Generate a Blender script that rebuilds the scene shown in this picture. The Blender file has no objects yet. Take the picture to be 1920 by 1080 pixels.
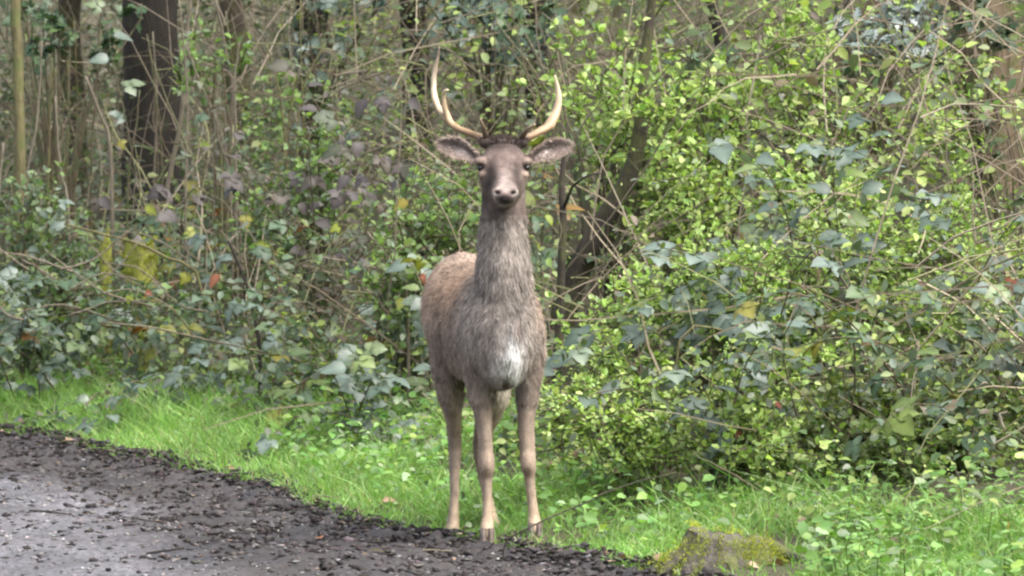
import bpy, math, random
import numpy as np
from mathutils import Vector, Matrix, noise

# ------------------------------------------------------------------ camera, sky, sun, exposure
R = math.radians
sc = bpy.context.scene
F = 11080.0                 # focal length in photo pixels (1920 wide)
CZ = 1.416                  # camera height (m)
DEER_Y = 16.66              # distance of the deer's fore feet (m)
PHI = math.atan(472 / F)    # camera pitch, horizon at row 68
cam_d = bpy.data.cameras.new('camera'); cam = bpy.data.objects.new('camera', cam_d)
sc.collection.objects.link(cam); sc.camera = cam
cam.location = (0, 0, CZ); cam.rotation_euler = (R(90) - PHI, 0, 0)
cam_d.sensor_width = 36; cam_d.lens = 36 * F / 1920
cam_d.clip_start = 0.5; cam_d.clip_end = 600
cam_d.dof.use_dof = True; cam_d.dof.focus_distance = 16.6; cam_d.dof.aperture_fstop = 15.0

SUN_EL, SUN_AZ = 58, 60     # overcast: a broad soft sun, high, from the right front
wd = bpy.data.worlds.new('World'); sc.world = wd; wd.use_nodes = True
nt = wd.node_tree; bg = nt.nodes['Background']
sky = nt.nodes.new('ShaderNodeTexSky'); sky.sky_type = 'NISHITA'; sky.sun_disc = False
sky.sun_elevation = R(SUN_EL); sky.sun_rotation = R(180 - SUN_AZ)
sky.air_density = 1.0; sky.dust_density = 6.0; sky.ozone_density = 1.0
hs = nt.nodes.new('ShaderNodeHueSaturation'); hs.inputs['Saturation'].default_value = 0.45
nt.links.new(sky.outputs[0], hs.inputs['Color']); nt.links.new(hs.outputs[0], bg.inputs[0])
bg.inputs[1].default_value = 0.15
sun_d = bpy.data.lights.new('sun', 'SUN'); sun_d.energy = 1.4; sun_d.angle = R(60); sun_d.color = (1, .96, .9)
sun = bpy.data.objects.new('sun', sun_d); sc.collection.objects.link(sun)
sv = Vector((math.sin(R(SUN_AZ)) * math.cos(R(SUN_EL)), -math.cos(R(SUN_AZ)) * math.cos(R(SUN_EL)), math.sin(R(SUN_EL))))
sun.rotation_euler = (-sv).to_track_quat('-Z', 'Y').to_euler()
sun.location = (6, 8, 12)
sc.view_settings.view_transform = 'Standard'; sc.view_settings.look = 'None'
sc.view_settings.exposure = 1.6; sc.view_settings.gamma = 1.0
sc.render.engine = 'CYCLES'
cy = sc.cycles
cy.use_denoising = True
cy.max_bounces = 6; cy.diffuse_bounces = 4; cy.transmission_bounces = 4; cy.glossy_bounces = 2
cy.pixel_filter_type = 'BLACKMAN_HARRIS'; cy.filter_width = 2.3

# ------------------------------------------------------------------ helpers
rs = np.random.RandomState(7); random.seed(7)
COL = sc.collection

def ray(px, py):
    r, u = (px - 960) / F, (540 - py) / F
    return Vector((r, math.cos(PHI) + u * math.sin(PHI), -math.sin(PHI) + u * math.cos(PHI)))
def at(px, py, Y):
    d = ray(px, py); d = d * (Y / d.y); return Vector((d.x, Y, CZ + d.z))
def proj(V):
    V = np.asarray(V); x, y, z = V[..., 0], V[..., 1], V[..., 2] - CZ
    f = y * math.cos(PHI) - z * math.sin(PHI); u = y * math.sin(PHI) + z * math.cos(PHI)
    return 960 + F * x / f, 540 - F * u / f
NX, NY = 0.933, 0.36        # across the path, into the wood
UX, UY = -0.36, 0.933       # along the path, away
def sdist(x, y): return NX * (x - 0.203) + NY * (y - 16.06)
def st(s, t): return 0.203 + s * NX + t * UX, 16.06 + s * NY + t * UY
def wob(x, y):
    return (0.012 * np.sin(3.1 * x + 1.7 * y + .4) + 0.010 * np.sin(5.3 * x - 2.9 * y + 1.1)
            + 0.006 * np.sin(11 * x + 7 * y) + 0.004 * np.sin(-17 * x + 13 * y + 2))
FEET = []
def edge_s(T):
    T = np.asarray(T, float)
    return np.interp(T, [-3, 0, .28, 1.15, 1.55, 2.3, 3.1, 3.6, 5, 9], [.02, 0, -.05, -.13, -.16, -.02, .09, .02, 0, .02]) + .02 * np.sin(5.1 * T) + .016 * np.sin(11 * T + 1)
def tdist(x, y): return UX * (x - .203) + UY * (y - 16.06)
def gz(x, y):
    x = np.asarray(x, float); y = np.asarray(y, float)
    s = sdist(x, y)
    z = 0.02 * np.clip(s, -1.2, 0) + 0.12 * np.clip(s, 0, .62) + 0.2 * np.clip(s - .62, 0, 5.4) + 0.42 * np.clip(s - 6, 0, 9)
    z = z + wob(x, y) * np.clip(0.5 + np.abs(s) * .8, 0, 2.5)
    z = z - .035 * np.clip(-(s - edge_s(tdist(x, y))) / .14, 0, 1)
    for fx, fy, w in FEET: z = z + w * np.exp(-(((x - fx) / .17) ** 2 + ((y - fy) / .2) ** 2))
    return z
def settle_feet():                    # let the ground meet the deer's four feet
    T = [at(914, 1013, DEER_Y - .02), at(1004, 1003, DEER_Y + .02), at(847, 1014, DEER_Y + .41), at(934, 1005, DEER_Y + .47)]
    A = np.array([[math.exp(-(((p.x - q.x) / .17) ** 2 + ((p.y - q.y) / .2) ** 2)) for q in T] for p in T])
    w = np.linalg.solve(A, np.array([p.z - float(gz(p.x, p.y)) for p in T]))
    FEET.extend((p.x, p.y, float(v)) for p, v in zip(T, w))
settle_feet()
def G(x, y): return Vector((x, y, float(gz(x, y))))
def hit(px, py):
    Y = 11.0
    while Y < 70:
        p = at(px, py, Y)
        if p.z < float(gz(p.x, Y)): break
        Y += .05
    return G(p.x, Y)
def foot(px, Y):                     # ground point in the vertical plane of column px at depth Y
    return G((px - 960) / F * Y, Y)

def tag(o, label=None, cat=None, group=None, kind=None):
    if label: o['label'] = label
    if cat: o['category'] = cat
    if group: o['group'] = group
    if kind: o['kind'] = kind
    return o
def link(name, me, mat=None, parent=None):
    o = bpy.data.objects.new(name, me); COL.objects.link(o)
    if mat is not None and not me.materials: me.materials.append(mat)
    if parent is not None: o.parent = parent
    return o
def empty(name, loc, label, cat, group=None):
    o = bpy.data.objects.new(name, None); COL.objects.link(o); o.location = loc; o.empty_display_size = .05
    return tag(o, label, cat, group)
def mesh(name, V, Fc, cols=None, smooth=False):
    me = bpy.data.meshes.new(name)
    V = np.asarray(V, np.float32)
    if isinstance(Fc, np.ndarray):
        n = len(Fc); k = Fc.shape[1]
        me.vertices.add(len(V)); me.vertices.foreach_set('co', V.ravel())
        me.loops.add(n * k); me.loops.foreach_set('vertex_index', Fc.astype(np.int32).ravel())
        me.polygons.add(n); me.polygons.foreach_set('loop_start', np.arange(0, n * k, k, dtype=np.int32))
        me.update(calc_edges=True)
    else:
        me.from_pydata([tuple(map(float, v)) for v in V], [], Fc)
    if cols is not None:
        a = me.color_attributes.new('Col', 'FLOAT_COLOR', 'POINT')
        c = np.ones((len(V), 4), np.float32); c[:, :3] = cols
        a.data.foreach_set('color', c.ravel())
    if smooth: me.polygons.foreach_set('use_smooth', np.ones(len(me.polygons), bool))
    me.update()
    return me
class MB:
    def __init__(s): s.V = []; s.F = []; s.C = []
    def add(s, V, Fc, col=None):
        o = len(s.V); s.V += [tuple(v) for v in V]; s.F += [tuple(i + o for i in f) for f in Fc]
        if col is not None:
            s.C += [tuple(col)] * len(V)
    def build(s, name, mat, parent=None, smooth=True, origin=None):
        V = np.array(s.V)
        if origin is not None: V = V - np.array(origin)
        return link(name, mesh(name, V, s.F, np.array(s.C) if s.C else None, smooth), mat, parent)
def tube(pts, rad, n=6, ell=None):
    P = [Vector(p) for p in pts]; m = len(P)
    if not hasattr(rad, '__len__'): rad = [rad] * m
    V = []; Fc = []
    t0 = (P[1] - P[0]).normalized()
    ref = Vector((0, 0, 1)) if abs(t0.z) < .8 else Vector((1, 0, 0))
    a = t0.cross(ref).normalized()
    for i in range(m):
        t = (P[min(i + 1, m - 1)] - P[max(i - 1, 0)])
        t = t.normalized() if t.length > 1e-9 else t0
        a = (a - t * a.dot(t)).normalized(); b = t.cross(a)
        for k in range(n):
            w = 2 * math.pi * k / n
            V.append(P[i] + (a * math.cos(w) + b * math.sin(w) * (ell or 1)) * rad[i])
    for i in range(m - 1):
        for k in range(n):
            k2 = (k + 1) % n
            Fc.append((i * n + k, i * n + k2, (i + 1) * n + k2, (i + 1) * n + k))
    Fc.append(tuple(range(n - 1, -1, -1))); Fc.append(tuple((m - 1) * n + k for k in range(n)))
    return V, Fc
def smooth_path(pts, n=12):
    P = [Vector(p) for p in pts]; out = []
    P = [P[0] * 2 - P[1]] + P + [P[-1] * 2 - P[-2]]
    seg = len(P) - 3
    for i in range(n):
        u = i / (n - 1) * seg; k = min(int(u), seg - 1); f = u - k
        p0, p1, p2, p3 = P[k:k + 4]
        out.append(.5 * ((2 * p1) + (p2 - p0) * f + (2 * p0 - 5 * p1 + 4 * p2 - p3) * f * f + (3 * p1 - p0 - 3 * p2 + p3) * f ** 3))
    return out
def interp(xs, ys, x): return float(np.interp(x, xs, ys))

# ------------------------------------------------------------------ materials
def newmat(name):
    m = bpy.data.materials.new(name); m.use_nodes = True
    t = m.node_tree; b = t.nodes['Principled BSDF']
    return m, t, b
def ramp(t, fac, stops):
    r = t.nodes.new('ShaderNodeValToRGB'); e = r.color_ramp.elements
    while len(e) < len(stops): e.new(.5)
    for x, (p, c) in zip(e, stops): x.position = p; x.color = (*c, 1)
    t.links.new(fac, r.inputs[0]); return r.outputs[0]
def noise_tex(t, scale, detail=4, rough=.55, coord='Object', vec_scale=None):
    tc = t.nodes.new('ShaderNodeTexCoord'); n = t.nodes.new('ShaderNodeTexNoise')
    n.inputs['Scale'].default_value = scale; n.inputs['Detail'].default_value = detail; n.inputs['Roughness'].default_value = rough
    src = tc.outputs[coord]
    if vec_scale:
        mp = t.nodes.new('ShaderNodeMapping'); mp.inputs['Scale'].default_value = vec_scale
        t.links.new(src, mp.inputs[0]); src = mp.outputs[0]
    t.links.new(src, n.inputs['Vector']); return n.outputs['Fac']
def mixc(t, a, b, fac, mode='MIX'):
    m = t.nodes.new('ShaderNodeMix'); m.data_type = 'RGBA'; m.blend_type = mode
    for s, v in ((m.inputs[0], fac), (m.inputs[6], a), (m.inputs[7], b)):
        if isinstance(v, (int, float)): s.default_value = v
        elif isinstance(v, tuple): s.default_value = (*v, 1)
        else: t.links.new(v, s)
    return m.outputs[2]
def bump(t, b, h, strength, dist=.01):
    n = t.nodes.new('ShaderNodeBump'); n.inputs['Strength'].default_value = strength; n.inputs['Distance'].default_value = dist
    t.links.new(h, n.inputs['Height']); t.links.new(n.outputs[0], b.inputs['Normal'])
def attr(t):
    a = t.nodes.new('ShaderNodeAttribute'); a.attribute_name = 'Col'; return a.outputs['Color']
def leafmat(name, stops=None, rough=.45, spec=.5, trans=.35, mottle=.5, tint=(1.12, 1.25, .6)):
    m, t, b = newmat(name)
    if stops is None: c = attr(t)
    else:
        oi = t.nodes.new('ShaderNodeObjectInfo'); c = mixc(t, ramp(t, oi.outputs['Random'], stops), attr(t), 1.0, 'MULTIPLY')
    n = noise_tex(t, 60, 3)
    c = mixc(t, c, ramp(t, n, [(.3, (.55, .55, .5)), (.7, (1.25, 1.25, 1.2))]), mottle, 'MULTIPLY')
    t.links.new(c, b.inputs['Base Color'])
    b.inputs['Roughness'].default_value = rough; b.inputs['Specular IOR Level'].default_value = spec
    tr = t.nodes.new('ShaderNodeBsdfTranslucent'); t.links.new(mixc(t, c, tint, 1.0, 'MULTIPLY'), tr.inputs[0])
    mx = t.nodes.new('ShaderNodeMixShader'); mx.inputs[0].default_value = trans
    out = t.nodes['Material Output']
    t.links.new(b.outputs[0], mx.inputs[1]); t.links.new(tr.outputs[0], mx.inputs[2]); t.links.new(mx.outputs[0], out.inputs[0])
    return m
def barkmat(name, c1, c2, moss=None, mossamt=.5, scale=14, rough=.9):
    m, t, b = newmat(name)
    n = noise_tex(t, scale, 6, .65, vec_scale=(1, 1, .22))
    c = ramp(t, n, [(.3, c1), (.7, c2)])
    if moss:
        n2 = noise_tex(t, scale * .55, 5, .6)
        c = mixc(t, c, moss, ramp(t, n2, [(.62 - mossamt * .3, (0, 0, 0)), (.72 - mossamt * .3, (1, 1, 1))]))
    t.links.new(c, b.inputs['Base Color']); b.inputs['Roughness'].default_value = rough
    bump(t, b, n, 1.0, .03); return m
def attrmat(name, rough=.9, nscale=80, amt=.5, bmp=0.0):
    m, t, b = newmat(name)
    n = noise_tex(t, nscale, 5, .6)
    c = mixc(t, attr(t), ramp(t, n, [(.3, (.55, .55, .55)), (.7, (1.35, 1.35, 1.35))]), amt, 'MULTIPLY')
    t.links.new(c, b.inputs['Base Color']); b.inputs['Roughness'].default_value = rough
    b.inputs['Specular IOR Level'].default_value = .25
    if bmp: bump(t, b, n, bmp, .006)
    return m
M = {}
M['twig'] = attrmat('twig', .85, 40)
M['cane'] = barkmat('cane', (.06, .045, .025), (.16, .12, .07), (.08, .10, .035), .5, 30, .6)
M['dead'] = barkmat('dead_stem', (.09, .075, .052), (.24, .205, .15), None, 0, 25)
M['bark_dark'] = barkmat('bark_dark', (.007, .006, .004), (.03, .023, .017), (.03, .033, .014), .1, 12)
M['bark_mossy'] = barkmat('bark_mossy', (.03, .024, .016), (.10, .08, .055), (.085, .09, .028), .45, 11)
M['bark_yellow'] = barkmat('bark_yellow', (.07, .06, .03), (.20, .175, .08), (.12, .13, .045), .45, 22)
M['bark_lean'] = barkmat('bark_lean', (.014, .011, .008), (.055, .042, .03), (.06, .062, .022), .4, 13)
M['bark_tan'] = barkmat('bark_tan', (.07, .05, .03), (.27, .205, .13), (.13, .13, .05), .4, 24)
M['wood_rot'] = barkmat('rotten_wood', (.10, .06, .04), (.30, .20, .14), (.10, .11, .04), .25, 16)
M['stump'] = barkmat('stump_wood', (.07, .062, .055), (.23, .21, .19), (.14, .155, .05), .25, 16)
M['stump_moss'] = barkmat('stump_moss', (.08, .07, .035), (.17, .15, .06), (.28, .30, .05), .8, 34)
M['stump_dark'] = barkmat('stump_dark', (.035, .03, .025), (.13, .115, .10), (.10, .11, .035), .45, 26)
M['moss'] = leafmat('moss', None, .9, .1, .3)
M['grass'] = leafmat('grass', None, .5, .4, .45, .25)
M['foliage'] = leafmat('foliage', None, .45, .5, .4, .3)
M['weeds'] = leafmat('weeds', None, .5, .45, .35, .3)
M['bramble'] = leafmat('bramble_leaf', [(0, (.045, .075, .045)), (.3, (.07, .115, .065)), (.6, (.085, .13, .085)), (.78, (.12, .17, .04)), (.90, (.17, .16, .03)), (.95, (.16, .06, .025)), (1, (.06, .09, .05))], .5, .45, .3, .45)
M['bramble_grey'] = leafmat('bramble_grey_leaf', [(0, (.06, .09, .065)), (.4, (.10, .14, .115)), (.8, (.135, .175, .15)), (.92, (.15, .20, .06)), (1, (.08, .12, .06))], .42, .6, .25, .4)
M['bramble_purple'] = leafmat('bramble_purple_leaf', [(0, (.055, .045, .044)), (.4, (.085, .074, .076)), (.7, (.055, .042, .036)), (.85, (.06, .08, .045)), (1, (.075, .056, .048))], .5, .45, .2, .6)
M['bramble_dark'] = leafmat('bramble_dark_leaf', [(0, (.025, .055, .03)), (.5, (.045, .085, .04)), (1, (.06, .11, .045))], .3, .7, .2, .4)
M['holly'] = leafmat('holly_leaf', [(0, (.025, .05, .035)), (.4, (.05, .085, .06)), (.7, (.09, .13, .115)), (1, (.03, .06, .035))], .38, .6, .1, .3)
M['holly_pale'] = leafmat('holly_pale_leaf', [(0, (.06, .09, .07)), (.4, (.14, .18, .17)), (.7, (.20, .245, .24)), (1, (.05, .08, .05))], .3, .8, .1, .3)  # lighter holly copy, sky sheen painted into its leaf colour
M['ivy'] = leafmat('ivy_leaf', [(0, (.02, .045, .022)), (.5, (.035, .07, .03)), (.85, (.06, .11, .05)), (1, (.10, .15, .05))], .45, .5, .15, .4)
M['nettle'] = leafmat('nettle_leaf', [(0, (.10, .20, .05)), (.5, (.15, .28, .075)), (1, (.22, .36, .12))], .5, .5, .35, .35)
M['litter'] = leafmat('fallen_leaf', [(0, (.20, .13, .08)), (.4, (.32, .22, .15)), (.7, (.14, .08, .05)), (.9, (.42, .34, .27)), (1, (.30, .10, .04))], .7, .3, .15, .5)

# ------------------------------------------------------------------ leaf shapes (local: +Y along the leaf, +Z its face)
SMALL_V = np.array([(0, 0, 0), (-.32, .42, .09), (0, 1, -.06), (.32, .42, .09), (0, .5, 0)])
SMALL_F = np.array([(0, 3, 4), (3, 2, 4), (2, 1, 4), (1, 0, 4)])
ROUND_V = np.array([(0, 0, 0), (-.36, .18, .05), (-.42, .55, .08), (0, 1, -.1), (.42, .55, .08), (.36, .18, .05), (0, .5, -.02)])
ROUND_F = np.array([(0, 5, 6), (5, 4, 6), (4, 3, 6), (3, 2, 6), (2, 1, 6), (1, 0, 6)])
BLADE_V = np.array([(-.5, 0, 0), (.5, 0, 0), (-.4, .45, .0), (.4, .45, .0), (0, 1, 0)])
BLADE_F = np.array([(0, 1, 3), (0, 3, 2), (2, 3, 4)])

def scatter_mesh(name, pos, axis, normal, length, width, cols, TV=SMALL_V, TF=SMALL_F, bend=None):
    pos = np.asarray(pos, float); N = len(pos)
    ax = np.asarray(axis, float); ax = ax / (np.linalg.norm(ax, axis=1, keepdims=True) + 1e-9)
    nn = np.asarray(normal, float); nn = nn - ax * (nn * ax).sum(1, keepdims=True)
    nn = nn / (np.linalg.norm(nn, axis=1, keepdims=True) + 1e-9); sd = np.cross(ax, nn)
    L = np.broadcast_to(np.asarray(length, float), (N,))[:, None, None]; W = np.broadcast_to(np.asarray(width, float), (N,))[:, None, None]
    T = TV[None]
    V = pos[:, None] + sd[:, None] * (T[..., 0:1] * W) + ax[:, None] * (T[..., 1:2] * L) + nn[:, None] * (T[..., 2:3] * L)
    if bend is not None:
        V = V + np.asarray(bend)[:, None] * (T[..., 1:2] ** 2)
    k = len(TV)
    Fc = (TF[None] + (np.arange(N) * k)[:, None, None]).reshape(-1, TF.shape[1])
    C = np.repeat(np.asarray(cols), k, axis=0)
    return mesh(name, V.reshape(-1, 3), Fc, C)
def palette(n, cols, wts, jit=.22):
    cols = np.array(cols); w = np.array(wts, float); w /= w.sum()
    c = cols[rs.choice(len(cols), n, p=w)]
    return c * (1 + rs.uniform(-jit, jit, (n, 1))) * (1 + rs.uniform(-.08, .08, (n, 3)))
def rand_unit(n):
    v = rs.normal(size=(n, 3)); return v / np.linalg.norm(v, axis=1, keepdims=True)

def leaflet(L, W, off, ang, seed, serr=.06, droop=.32, fold=.22, K=7, tip=1.0, wavy=0.0):
    r = random.Random(seed); V = []; Fc = []
    rows = []
    for i in range(K + 1):
        u = i / K
        w = W * math.sin(math.pi * min(1, u ** .75 * 1.0)) ** .8 if 0 < u < 1 else 0
        w = max(w, 0.0) * (1 - .25 * u)
        zz = -droop * L * u * u
        js = (1 + serr * (1 if i % 2 else -1)) * (1 + r.uniform(-.06, .06))
        wz = wavy * L * (1 if i % 2 else -1)
        rows.append([(-w * js, L * u, zz + fold * w + wz), (0, L * u, zz), (w * js, L * u, zz + fold * w * r.uniform(.6, 1.2) - wz)])
    for row in rows: V += row
    for i in range(K):
        a = i * 3; b = a + 3
        Fc += [(a, a + 1, b + 1, b), (a + 1, a + 2, b + 2, b + 1)]
    ca, sa = math.cos(ang), math.sin(ang); tl = r.uniform(-.25, .25)
    out = []
    for x, y, z in V:
        z += x * tl
        out.append((off[0] + x * ca + y * sa, off[1] - x * sa + y * ca, off[2] + z))
    return out, Fc
def leaf_mesh(kind, seed):
    mb = MB(); r = random.Random(seed)
    if kind == 'bramble':       # three leaflets, unit length about 1
        q, f = tube([(0, 0, 0), (0, .2, .02), (0, .42, .0)], [.022, .016, .012], 4); mb.add(q, f)
        mb.add(*leaflet(.6, .30, (0, .40, 0), r.uniform(-.15, .15), seed * 7 + 1))
        mb.add(*leaflet(.5, .25, (0, .30, 0), 1.25 + r.uniform(-.2, .2), seed * 7 + 2))
        mb.add(*leaflet(.5, .25, (0, .30, 0), -1.25 + r.uniform(-.2, .2), seed * 7 + 3))
    elif kind == 'single':
        q, f = tube([(0, 0, 0), (0, .1, .02), (0, .2, .0)], [.02, .015, .01], 4); mb.add(q, f)
        mb.add(*leaflet(.85, .33, (0, .16, 0), 0, seed * 5 + 1))
    elif kind == 'holly':
        mb.add(*leaflet(1, .24, (0, 0, 0), 0, seed * 5 + 1, .38, .15, .15, 8, 1, .05))
    elif kind == 'nettle':
        mb.add(*leaflet(1, .3, (0, 0, 0), 0, seed * 5 + 1, .14, .3, .2, 8))
    elif kind == 'ivy':
        pts = [(0, 0), (.35, -.12), (.5, .2), (.3, .35), (.42, .62), (.14, .6), (0, 1), (-.14, .6), (-.42, .62), (-.3, .35), (-.5, .2), (-.35, -.12)]
        V = [(0, .3, -.04)] + [(x * (1 + r.uniform(-.1, .1)), y, .08 * abs(x) - .1 * y * y) for x, y in pts]
        mb.add(V, [(0, i + 1, (i + 1) % 12 + 1) for i in range(12)])
    nst = 12 if kind in ('bramble', 'single') else 0
    MIDRIB[kind, seed] = [1.2] * nst + [(1.3 if (q % 3) == 1 else r.uniform(.72, .95)) for q in range(len(mb.V) - nst)]
    return mesh('leaf', np.array(mb.V), mb.F, None, True)
LM = {}
MIDRIB = {}
def leaf_variants(kind, matname, n=5):
    k = (kind, matname)
    if k not in LM:
        LM[k] = []
        for i in range(n):
            me = leaf_mesh(kind, i + 1); me.materials.append(M[matname])
            a = me.color_attributes.new('Col', 'FLOAT_COLOR', 'POINT')
            for q, v in enumerate(me.vertices):
                g = MIDRIB[kind, i + 1][q] if kind != 'ivy' else (1.3 if q == 0 else .95); a.data[q].color = (g, g, g, 1); LM[k].append(me)
    return LM[k]
def place_leaf(kind, matname, p, axis, normal, size, parent, name='leaf'):
    o = bpy.data.objects.new(name, random.choice(leaf_variants(kind, matname))); COL.objects.link(o)
    ax = Vector(axis).normalized(); nn = Vector(normal); nn = nn - ax * nn.dot(ax)
    if nn.length < 1e-4: nn = ax.orthogonal()
    nn.normalize(); sd = ax.cross(nn)
    m = Matrix((sd, ax, nn)).transposed().to_4x4() @ Matrix.Scale(size, 4)
    m.translation = Vector(p) - parent.location
    o.parent = parent; o.matrix_local = m
    return o
# how many of the leafy things' leaves may fall in front of the deer: none (keeps its outline clear)
CLEAR = [(214, 310, 430, 525, 23.2), (176, 218, 440, 540, 23.2), (1225, 1480, 975, 1066, 15.95), (1070, 1150, 380, 540, 20.2), (1125, 1215, 225, 400, 20.2), (240, 330, 60, 380, 24.2), (1815, 1912, 225, 415, 22.6)]
def hides_deer(p, pad=14):
    x, y = proj(np.array(p))
    for a, b, c, d, Y in CLEAR:
        if p[1] < Y and a < x < b and c < y < d and random.random() < .85: return True
    if p[1] > DEER_Y + .15: return False
    return 790 - pad < x < 1045 + pad and 60 < y < 985

# ------------------------------------------------------------------ ground
def build_ground():
    xs = np.concatenate([[-200, -120, -70, -40, -24, -15, -10, -7, -5.5], np.arange(-4.5, 4.51, .06), [5.5, 7, 10, 15, 24, 40, 70, 120, 200]])
    ys = np.concatenate([[-120, -60, -25, -10, 0, 6, 10, 12], np.arange(13, 30, .06), np.arange(30, 46, .4), [48, 52, 58, 66, 80, 100, 150, 250, 400]])
    X, Y = np.meshgrid(xs, ys); s = sdist(X, Y)
    Z = gz(X, Y) - 0.045 * np.clip((-(s - edge_s(tdist(X, Y))) - .0) / .07, 0, 1)
    V = np.stack([X, Y, Z], -1).reshape(-1, 3)
    nx, ny = len(xs), len(ys); i, j = np.meshgrid(np.arange(nx - 1), np.arange(ny - 1)); a = (j * nx + i).ravel()
    Fc = np.stack([a, a + 1, a + nx + 1, a + nx], 1)
    m, t, b = newmat('soil')
    n = noise_tex(t, 9, 8, .7); n2 = noise_tex(t, 70, 4, .6)
    c = ramp(t, n, [(.25, (.035, .028, .018)), (.5, (.075, .065, .035)), (.62, (.06, .085, .03)), (.8, (.12, .085, .05))])
    c = mixc(t, c, ramp(t, n2, [(.3, (.5, .5, .5)), (.7, (1.4, 1.35, 1.3))]), .8, 'MULTIPLY')
    t.links.new(c, b.inputs['Base Color']); b.inputs['Roughness'].default_value = .95; bump(t, b, n2, .9, .03)
    tag(link('ground', mesh('ground', V, Fc, None, True), m), 'dark leaf-littered woodland soil rising behind the grass verge', 'ground', None, 'structure')
    # the path: worn wet grit
    ss = np.concatenate([np.arange(-4, -1.6, .15), np.arange(-1.6, .16, .012)]); tt = np.concatenate([np.arange(-14, -2.6, .4), np.arange(-2.6, 6.6, .016), np.arange(6.6, 40, .6)])
    S, T = np.meshgrid(ss, tt); X, Y = st(S, T)
    edge = edge_s(T)
    off = np.interp((S - edge).ravel(), [-.10, -.02, .06], [.012, .004, -.05]).reshape(S.shape)
    Z = gz(X, Y) + off
    near = (T > -2.6) & (T < 6.6) & (S > -1.6)
    idx = np.argwhere(near)
    for a_, b_ in idx:
        p = (X[a_, b_] * 9, Y[a_, b_] * 9, 0)
        k = min(1, max(.25, (S[a_, b_] + 1.0) / .6))
        Z[a_, b_] += (.012 * noise.noise(p) + .016 * noise.noise((p[0] * 2.3, p[1] * 2.3, 3)) + .010 * noise.noise((p[0] * 5.5, p[1] * 5.5, 5))) * k
    V = np.stack([X, Y, Z], -1).reshape(-1, 3); nx, ny = len(ss), len(tt)
    i, j = np.meshgrid(np.arange(nx - 1), np.arange(ny - 1)); a = (j * nx + i).ravel()
    Fc = np.stack([a, a + 1, a + nx + 1, a + nx], 1)
    ml = np.clip((S + np.interp(T, [-2, 0, 2, 5], [1.4, 1.15, .8, .6]) + .10 * np.sin(1.7 * T) + .06 * np.sin(4.3 * T + 1)) / .3, 0, 1).reshape(-1); PC = np.array((.98, .99, 1.04))[None] * (1 - ml[:, None]) + np.array((.30, .265, .255))[None] * ml[:, None]
    m, t, b = newmat('path_grit')
    n = noise_tex(t, 5, 7, .65); n2 = noise_tex(t, 55, 6, .7); n3 = noise_tex(t, 1.6, 4, .6)
    c = ramp(t, n, [(.25, (.055, .05, .05)), (.5, (.10, .095, .098)), (.75, (.155, .15, .156))])
    c = mixc(t, c, ramp(t, n2, [(.34, (.28, .27, .27)), (.5, (1, 1, 1)), (.68, (1.7, 1.68, 1.7))]), .9, 'MULTIPLY')
    c = mixc(t, c, attr(t), 1.0, 'MULTIPLY')
    t.links.new(c, b.inputs['Base Color'])
    t.links.new(ramp(t, n3, [(.45, (.75, .75, .75)), (.62, (.32, .32, .32))]), b.inputs['Roughness'])
    b.inputs['Specular IOR Level'].default_value = .5
    bump(t, b, n2, .7, .012)
    tag(link('path', mesh('path', V, Fc, PC, True), m), 'wet grey grit path with churned muddy edge', 'path', None, 'structure')
build_ground()

def lumps(name, N, smin, smax, size, cols, wts, mat, label, cat, tmin=-3.2, tmax=7.5, flat=.65, pw=1.0, edge=False, lift=.2):
    # irregular clods: jittered octahedra subdivided once by hand
    base = np.array([(1, 0, 0), (-1, 0, 0), (0, 1, 0), (0, -1, 0), (0, 0, 1), (0, 0, -.6), (.6, .6, .5), (-.6, .6, .5), (-.6, -.6, .5), (.6, -.6, .5)])
    Fb = np.array([(0, 2, 6), (6, 2, 4), (0, 6, 4), (2, 1, 7), (7, 1, 4), (2, 7, 4), (1, 3, 8), (8, 3, 4), (1, 8, 4), (3, 0, 9), (9, 0, 4), (3, 9, 4), (2, 0, 5), (1, 2, 5), (3, 1, 5), (0, 3, 5)])
    T = rs.uniform(tmin, tmax, N); S = smin + (smax - smin) * rs.uniform(0, 1, N) ** pw
    if edge: S = S + edge_s(T)
    X, Y = st(S, T)
    ok = np.ones(N, bool)
    for fx, fy, w_ in FEET: ok &= ~((np.abs(X - fx) < .04) & (Y > fy - .22) & (Y < fy + .05))
    X, Y = X[ok], Y[ok]; N = len(X)
    sz = size[0] + (size[1] - size[0]) * rs.uniform(0, 1, N) ** 4
    Z = gz(X, Y) + .010 + sz * lift
    V = base[None] * (1 + rs.uniform(-.6, .6, (N, 10, 3))) + rs.uniform(-.45, .45, (N, 10, 3))
    V = V * np.stack([sz * rs.uniform(.7, 1.4, N), sz * rs.uniform(.7, 1.4, N), sz * flat], 1)[:, None]
    an = rs.uniform(0, 6.28, N); c, s_ = np.cos(an)[:, None], np.sin(an)[:, None]
    V = np.stack([V[..., 0] * c - V[..., 1] * s_, V[..., 0] * s_ + V[..., 1] * c, V[..., 2]], -1) + np.stack([X, Y, Z], 1)[:, None]
    Fc = (Fb[None] + (np.arange(N) * 10)[:, None, None]).reshape(-1, 3)
    o = link(name, mesh(name, V.reshape(-1, 3), Fc, np.repeat(palette(N, cols, wts), 10, 0), False), mat)
    return tag(o, label, cat, None, 'stuff')
mud = attrmat('mud', .95, 160, .8, .8); mud.node_tree.nodes['Principled BSDF'].inputs['Specular IOR Level'].default_value = .2
MUDC = [(.022, .018, .018), (.04, .034, .033), (.07, .062, .06), (.12, .11, .11)]
lumps('mud_clods', 28000, -.75, .05, (.0018, .015), MUDC, [4, 4, 3, .8], mud, 'dark crumbly mud clods churned up along the edge of the path', 'mud', pw=.55, edge=True, flat=.6)
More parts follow.
